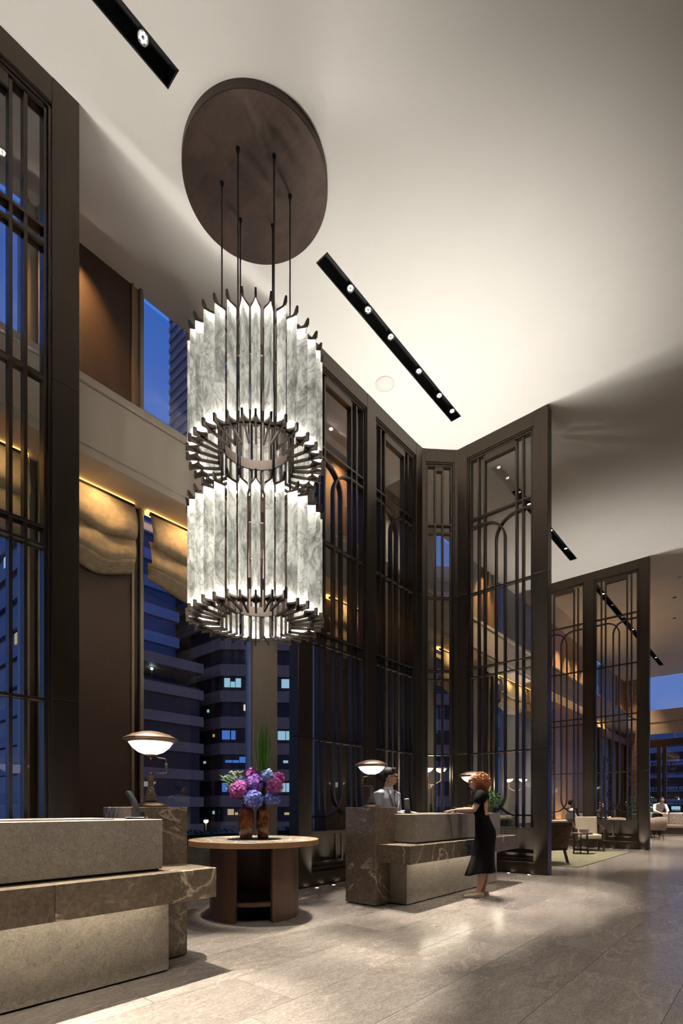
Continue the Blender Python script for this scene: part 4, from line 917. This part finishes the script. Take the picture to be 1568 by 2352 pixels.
b.loft([(.85, 0, 0, .11, .16), (1.0, .05, 0, .115, .16), (1.15, .14, 0, .115, .175), (1.3, .27, 0, .11, .19), (1.38, .34, 0, .07, .12)], 20)
for sd in (-1, 1):
    b.tube([(.28, sd * .2, 1.31), (.4, sd * .25, 1.06), (.62, sd * .12, .98)], [.05, .042, .03], 10); hand(b, (.62, sd * .12, .98), (1, -sd * .2, -.2), (0, 0, 1), sd, 1, .3)
    b.tube([(0, sd * .1, .9), (.02, sd * .1, .5), (-.02, sd * .1, .08)], [.09, .062, .045], 10); b.tube([(-.05, sd * .1, .04), (.12, sd * .1, .03)], [.04, .03], 8)
remeshed(b, 'body', M['skin2'], T, .009, 3); face_bits(T, hc, 1.0, hm)
j = MB(); j.loft([(.95, .03, 0, .13, .18), (1.1, .1, 0, .14, .19), (1.25, .22, 0, .14, .205), (1.35, .31, 0, .1, .18), (1.39, .35, 0, .07, .09)], 22)
for sd in (-1, 1): j.tube([(.27, sd * .16, 1.31), (.28, sd * .2, 1.31), (.4, sd * .25, 1.06), (.5, sd * .19, 1.02)], [.06, .065, .058, .05], 12)
remeshed(j, 'shirt', M['shirt'], T, .01, 3)
MB().loft([(.35, 0, 0, .17, .22), (.6, 0, 0, .16, .21), (.95, .03, 0, .14, .19)], 24, cap=False).build('apron', M['darkcloth'], T)
for sd in (-1, 1): MB().tube([(0, sd * .1, .9), (.02, sd * .1, .5), (-.02, sd * .1, .06)], [.1, .08, .07], 12).build('trouser_leg', M['darkcloth'], T)
h2 = MB(); h2.ell((.50, 0, 1.55), (.108, .086, .085), 18, 12); h2.ell((.45, 0, 1.54), (.08, .084, .085), 16, 10); remeshed(h2, 'hair', M['hairblack'], T, .008, 2)
# ================================================================== lounge beyond the corner screen
o = bevel(MB().box(10.75, 15.45, 3.04, 6.1, .0, .012).build('rug', M['rug']), .004); tag(o, 'olive green rug under the lounge armchairs', 'rug')
def armchair(label, loc, rz, mcush, cane=False):
    T = thing('armchair', label, 'chair', loc, rz)      # faces local +x
    for sx, sy in ((1, 1), (1, -1), (-1, 1), (-1, -1)):
        x0 = .26 * sx if sx > 0 else -.27; MB().sweep([(x0 + (.06 if sx > 0 else -.10), sy * .33, 0), (x0, sy * .31, .30)], .045, .04, (0, 1, 0)).build('leg', M['darkwood'], T)
    bevel(MB().box(-.30, .32, -.33, .33, .27, .32).build('seat_frame', M['darkwood'], T), .01)
    bevel(MB().box(-.24, .34, -.28, .28, .32, .46).build('seat_cushion', mcush, T), .04, 3)
    c = bevel(MB().add([(-.34, -.28, .40), (-.34, .28, .40), (-.20, .28, .42), (-.20, -.28, .42), (-.47, -.29, .92), (-.47, .29, .92), (-.34, .29, .94), (-.34, -.29, .94)], [(0, 1, 2, 3)[::-1], (4, 7, 6, 5)[::-1], (0, 4, 5, 1)[::-1], (2, 6, 7, 3)[::-1], (1, 5, 6, 2)[::-1], (0, 3, 7, 4)[::-1]]).build('back_cushion', mcush, T, True), .04, 3)
    for s in (-1, 1):
        MB().sweep([(.30, s * .34, .30), (.28, s * .35, .58), (.10, s * .36, .62), (-.20, s * .36, .66), (-.42, s * .34, .74)], .045, .05, (0, 1, 0)).build('arm', M['darkwood'], T)
        MB().sweep([(-.30, s * .33, .28), (-.46, s * .33, .84)], .045, .045, (0, 1, 0)).build('back_post', M['darkwood'], T)
    MB().sweep([(-.46, -.35, .84), (-.50, 0, .85), (-.46, .35, .84)], .05, .05, (0, 0, 1)).build('top_rail', M['darkwood'], T)
    p = MB().add([(-.325, -.31, .32), (-.325, .31, .32), (-.475, .31, .80), (-.475, -.31, .80)], [(0, 1, 2, 3)]).build('woven_back', M['wicker'], T); solid(p, .02)
armchair('armchair with a woven cane back seen from behind, nearest the big screen post', (11.28, 3.92, .012), R(55), M['cream'], True)
armchair('cream upholstered armchair with dark wooden frame facing the lounge', (15.2, 4.05, .012), R(205), M['cream'])
T = thing('side_table', 'small dark three-legged side table between the two armchairs', 'table', (13.95, 3.90, .012))
MB().lathe([(0, .50), (.27, .50), (.28, .51), (.28, .53), (.27, .54), (0, .54)], 32).build('table_top', M['darkwood'], T)
for k in range(3): a = R(120 * k + 15); MB().sweep([(.19 * math.cos(a), .19 * math.sin(a), 0), (.17 * math.cos(a), .17 * math.sin(a), .5)], .032, .03, (math.sin(a), -math.cos(a), 0)).build('leg', M['darkwood'], T)
MB().arc(.16, .185, 0, 2 * math.pi, .08, .11, 24).build('stretcher_ring', M['darkwood'], T)
for k, (dx, dz, w_, lb) in enumerate(((0, 0, .13, 'thick pale book at the bottom of the side table pair'), (.01, .05, .115, 'thinner pale book on top of the side table pair'))):
    T = thing('book', lb, 'book', (14.0 + dx, 3.84, .552 + dz), R(20 + 8 * k)); h_ = .05 if k == 0 else .04
    MB().box(-w_, w_, -.1, .1, 0, .006).build('cover', M['taupe'], T); MB().box(-w_, w_, -.1, .1, h_ - .006, h_).build('cover', M['taupe'], T); MB().box(-w_ + .006, w_ - .006, -.094, .094, .006, h_ - .006).build('pages', M['paper'], T); MB().box(-w_, -w_ + .006, -.1, .1, 0, h_).build('spine', M['taupe'], T)
T = thing('sofa', 'sage green sofa whose back shows above the base of the screen behind the woman', 'sofa', (10.15, 5.0, 0))
bevel(MB().box(-.1, .75, -.85, .85, .10, .30).build('base', M['darkwood'], T), .01)
for s in (-1, 1):
    bevel(MB().box(.05, .72, s * .42 - .38, s * .42 + .38, .30, .46).build('seat_cushion', M['sage'], T), .04, 3); bevel(MB().box(-.12, .08, s * .42 - .4, s * .42 + .4, .40, .98).build('back_cushion', M['sage'], T), .06, 3)
    bevel(MB().box(-.1, .72, s * .9 - .06, s * .9 + .06, .1, .62).build('arm', M['sage'], T), .04, 3)
for sx in (-.05, .7):
    for sy in (-.78, .78): MB().box(sx - .03, sx + .03, sy - .03, sy + .03, 0, .1).build('leg', M['darkwood'], T)
t = NT('patterned_cushion'); co = t.coord(); v = t.n('TexVoronoi'); t.l(co, v.inputs['Vector']); v.inputs['Scale'].default_value = 22
M['pattern'] = t.pbr(t.ramp(v.outputs['Distance'], [(.2, (.20, .16, .12)), (.5, (.55, .5, .44))]), .9)
def cushion(loc, rz, label, s=.23, tilt=.25):
    m = MB(); n = 10; vs = []
    for sd in (1, -1):
        for i in range(n + 1):
            for q in range(n + 1):
                u, v = 2 * i / n - 1, 2 * q / n - 1; h_ = .075 * math.sqrt(max(0, (1 - u ** 4) * (1 - v ** 4))); k_ = 1 - .06 * (1 - abs(u)) * abs(v) - .06 * (1 - abs(v)) * abs(u)
                vs.append((sd * h_, u * s * k_, v * s * k_ + s))
    N = (n + 1) ** 2; fs = []
    for b_ in (0, N): fs += [(b_ + i * (n + 1) + q, b_ + (i + 1) * (n + 1) + q, b_ + (i + 1) * (n + 1) + q + 1, b_ + i * (n + 1) + q + 1) for i in range(n) for q in range(n)]
    m.add(vs, fs, True); o = m.build('cushion', M['pattern']); o.location = loc; o.rotation_euler = (0, -tilt, rz); return tag(o, label, 'cushion', 'patterned cushions')
cushion((10.5, 4.42, .47), 0, 'patterned pale cushion on the sage sofa by the screen post', .30)
def floor_lamp(loc, rz, label, n):
    T = thing('floor_lamp', label, 'lamp', loc, rz)
    MB().lathe([(0, 0), (.17, 0), (.175, .01), (.17, .025), (.05, .05), (0, .05)], 32).build('foot', M['lampmetal'], T)
    MB().lathe([(0, .05), (.055, .05), (.05, .7), (.032, 1.2), (.03, 1.28), (0, 1.3)], 20).build('stone_stem', M['lampstone'], T); MB().tube([(0, 0, 1.28), (0, 0, 1.72)], .013, 10).build('pole', M['lampmetal'], T)
    for k in range(n):
        a = R(360 / n * k); c, s = math.cos(a), math.sin(a)
        MB().tube([(0, 0, 1.70), (.06 * c, .06 * s, 1.71), (.22 * c, .22 * s, 1.80), (.22 * c, .22 * s, 1.98)], .009, 8).build('arm', M['lampmetal'], T)
        ce = (.22 * c, .22 * s, 0); sh = MB().lathe([(.125, 2.07), (.155, 2.08), (.15, 2.09), (.08, 2.115), (0, 2.12)], 28, ce).build('shade', M['lampmetal'], T)
        MB().lathe([(0, 1.985), (.04, 1.99), (.09, 2.02), (.125, 2.07)], 36, ce).build('glass_bowl', M['bowl2'], sh)
    point(Vector(loc) + Vector((0, 0, 1.92)), 16, (1, .8, .55), .1)
M['bowl2'] = m_emit('lamp_bowl_far', (1, .88, .66), 4)
floor_lamp((9.95, 5.95, 0), TH - R(90), 'three-headed floor lamp seen through the narrow corner screen', 3)
floor_lamp((15.3, 6.15, 0), TH - R(90), 'two-headed floor lamp seen through the screen right of the woman', 2)
# ================================================================== far dining room
def barrel_chair(label, loc, rz):
    T = thing('dining_chair', label, 'chair', loc, rz, 'round-backed dining chairs')
    bevel(MB().lathe([(0, .36), (.25, .36), (.26, .40), (.25, .46), (0, .47)], 28).build('seat', M['taupe'], T), .005)
    m = MB(); vs = []
    for i in range(25):
        u = i / 24; a = R(70 + 220 * u); zt_ = .66 + .19 * math.sin(math.pi * u) ** .7
        for r_, z_ in ((.24, .34), (.30, .36), (.325, .55), (.32, zt_), (.27, zt_ + .005), (.265, .5)): vs.append((r_ * math.cos(a), r_ * math.sin(a), z_))
    m.add(vs, [(i * 6 + q, i * 6 + 6 + q, i * 6 + 6 + (q + 1) % 6, i * 6 + (q + 1) % 6) for i in range(24) for q in range(6)], True); m.add(vs[:6], [(0, 1, 2, 3, 4, 5)]); m.add(vs[-6:], [(5, 4, 3, 2, 1, 0)])
    m.build('backrest', M['taupe'], T, True)
    for k in range(4): a = R(45 + 90 * k); MB().tube([(.18 * math.cos(a), .18 * math.sin(a), .37), (.22 * math.cos(a), .22 * math.sin(a), 0)], [.022, .013], 8).build('leg', M['darkwood'], T)
barrel_chair('taupe round-backed dining chair with its back to us at the far right', (22.5, 3.55, 0), R(30)); barrel_chair('taupe round-backed dining chair cropped by the right edge', (21.5, 2.35, 0), R(60))
barrel_chair('taupe dining chair glimpsed through the distant right screen', (20.6, 4.55, 0), R(30))
def dining_table(label, loc):
    T = thing('dining_table', label, 'table', loc); MB().lathe([(0, .71), (.42, .71), (.43, .72), (.43, .74), (0, .75)], 36).build('table_top', M['darkwood'], T)
    MB().tube([(0, 0, .02), (0, 0, .71)], .04, 12).build('pedestal', M['black'], T); MB().lathe([(0, 0), (.25, 0), (.25, .02), (0, .03)], 28).build('foot', M['black'], T)
for i, (x, y, lb) in enumerate(((23.4, 3.95, 'round dining table beyond the waiter\'s chair at far right'), (19.0, 4.95, 'round dining table in front of the diner in white shirt'), (21.8, 5.0, 'round dining table seen through the distant right screen'))):
    dining_table(lb, (x, y, 0))
    T = thing('candle_glass', ['glowing candle glass on the far right dining table', 'glowing candle glass on the table by the diner in white', 'glowing candle glass on the table behind the distant right screen'][i], 'candle', (x - .1, y, .75), 0, 'table candles'); MB().lathe([(0, 0), (.035, 0), (.04, .09), (.036, .09), (.032, .01), (0, .01)], 18).build('glass', M['china'], T); MB().ell((0, 0, .07), (.022, .022, .045), 10, 8).build('flame', M['candle'], T)
    o = MB().lathe([(0, .004), (.09, .004), (.13, .018), (.128, .022), (.09, .008), (0, .008)], 28).build('plate', M['china']); o.location = (x + .15, y - .12, .746); tag(o, ['white plate on the far right dining table', 'white plate in front of the diner in white shirt', 'white plate on the table behind the distant right screen'][i], 'plate', 'dinner plates')
def banquette(label, loc, rz, w):
    T = thing('banquette', label, 'bench', loc, rz); bevel(MB().box(0, w, -.30, .30, .05, .32).build('base', M['darkwood'], T), .01); bevel(MB().box(0, w, -.32, .28, .32, .46).build('seat_cushion', M['taupe'], T), .03, 2)
    n = max(2, int(w / .8))
    for k in range(n): bevel(MB().box(w * k / n + .01, w * (k + 1) / n - .01, .18, .34, .44, .98).build('back_cushion', M['pattern'], T), .05, 2)
banquette('patterned banquette bench behind the distant right screen', (22.0, 6.1, 0), 0, 2.6); banquette('patterned banquette bench at the far right by the waiter', (26.0, 4.6, 0), R(-90), 1.8)
T = thing('planter_box', 'dark red planter of flowers behind the distant right screen', 'planter', (19.6, 5.75, 0)); bevel(MB().box(-.25, .25, -.18, .18, 0, .95).build('box', M['redbox'] if 'redbox' in M else M['vase'], T), .01)
tag(leafmass(260, (-.24, .24, -.16, .16, .93, 1.2), .05, 21).build('foliage', M['leaf'], T), kind='stuff'); tag(leafmass(90, (-.2, .2, -.14, .14, 1.05, 1.22), .04, 22).build('blossoms', M['pet_mag'], T), kind='stuff')
def lattice(label, loc, rz, w, z0, z1, n):
    T = thing('lattice_screen', label, 'lattice', loc, rz, 'dark metal lattice screens'); mt = M['bronze2']
    for x in (0, w): MB().box(x - .03, x + .03, -.03, .03, 0, z1 + .05).build('post', mt, T)
    for k in range(n):
        z = z0 + (z1 - z0) * k / (n - 1); MB().box(0, w, -.015, .015, z - .018, z + .018).build('bar', mt, T)
        if k % 2 == 0 and k < n - 1:
            dz = (z1 - z0) / (n - 1); c = w * (.3 if (k // 2) % 2 else .62)
            for s in (-1, 1): MB().sweep([(c + s * .075 + .09 * math.cos(R(30 * q)), 0, z + dz / 2 + dz * .5 * math.sin(R(30 * q))) for q in range(13)], .03, .03).build('ring_motif', mt, T)
for (x, y, rz, w, lb) in ((26.3, 6.3, 0, 1.6, 'dark lattice of bars before the small far window'), (30.4, 6.2, 0, 1.3, 'dark lattice of bars before the far striated marble'), (31.6, 5.35, R(-90), .42, 'dark lattice of bars in the left pane of the end window'), (31.6, 4.65, R(-90), 1.0, 'dark lattice of bars in the right pane of the end window')):
    lattice(lb, (x, y, 0), rz, w, .45, 3.6, 16)
T = thing('potted_tree', 'leafy potted shrub before the end window of the dining room', 'plant', (27.6, 5.0, 0)); MB().lathe([(0, 0), (.18, 0), (.24, .4), (.2, .4), (0, .36)], 24).build('pot', M['wallstone'], T)
MB().tube([(0, 0, .36), (.02, .01, 1.0)], [.03, .02], 8).build('trunk', M['darkwood'], T)
tag(leafmass(900, None, .06, 31, lambda rn: Vector((0, 0, 1.15)) + Vector((rn.gauss(0, 1) * .8, rn.gauss(0, 1) * .8, rn.gauss(0, 1))).normalized() * .75 * rn.random() ** .4).build('foliage', M['leaf'], T), kind='stuff')
# warm spots without fittings, added to brighten the striated marble, dining room and lounge
for x in (20.6, 21.8, 23.0, 24.2): spot((x, 6.0, CEIL - .05), (x, 6.6, 3.0), 1000, 60, .9, (1, .68, .36), .05); spot((x, 6.25, .1), (x, 6.6, 3), 220, 80, .9, (1, .62, .3), .05)
for x in (31, 30.5): spot((x, 5.6, CEIL - .05), (x + .6, 6.1, 3), 300, 70, .9, (1, .66, .36), .05)
for x, y in ((20, 2.5), (24, 1.5), (28, 3.2), (13, 5.2)): spot((x, y, CEIL - .05), (x, y, 0), 500, 90, .9, (1, .78, .52), .1)
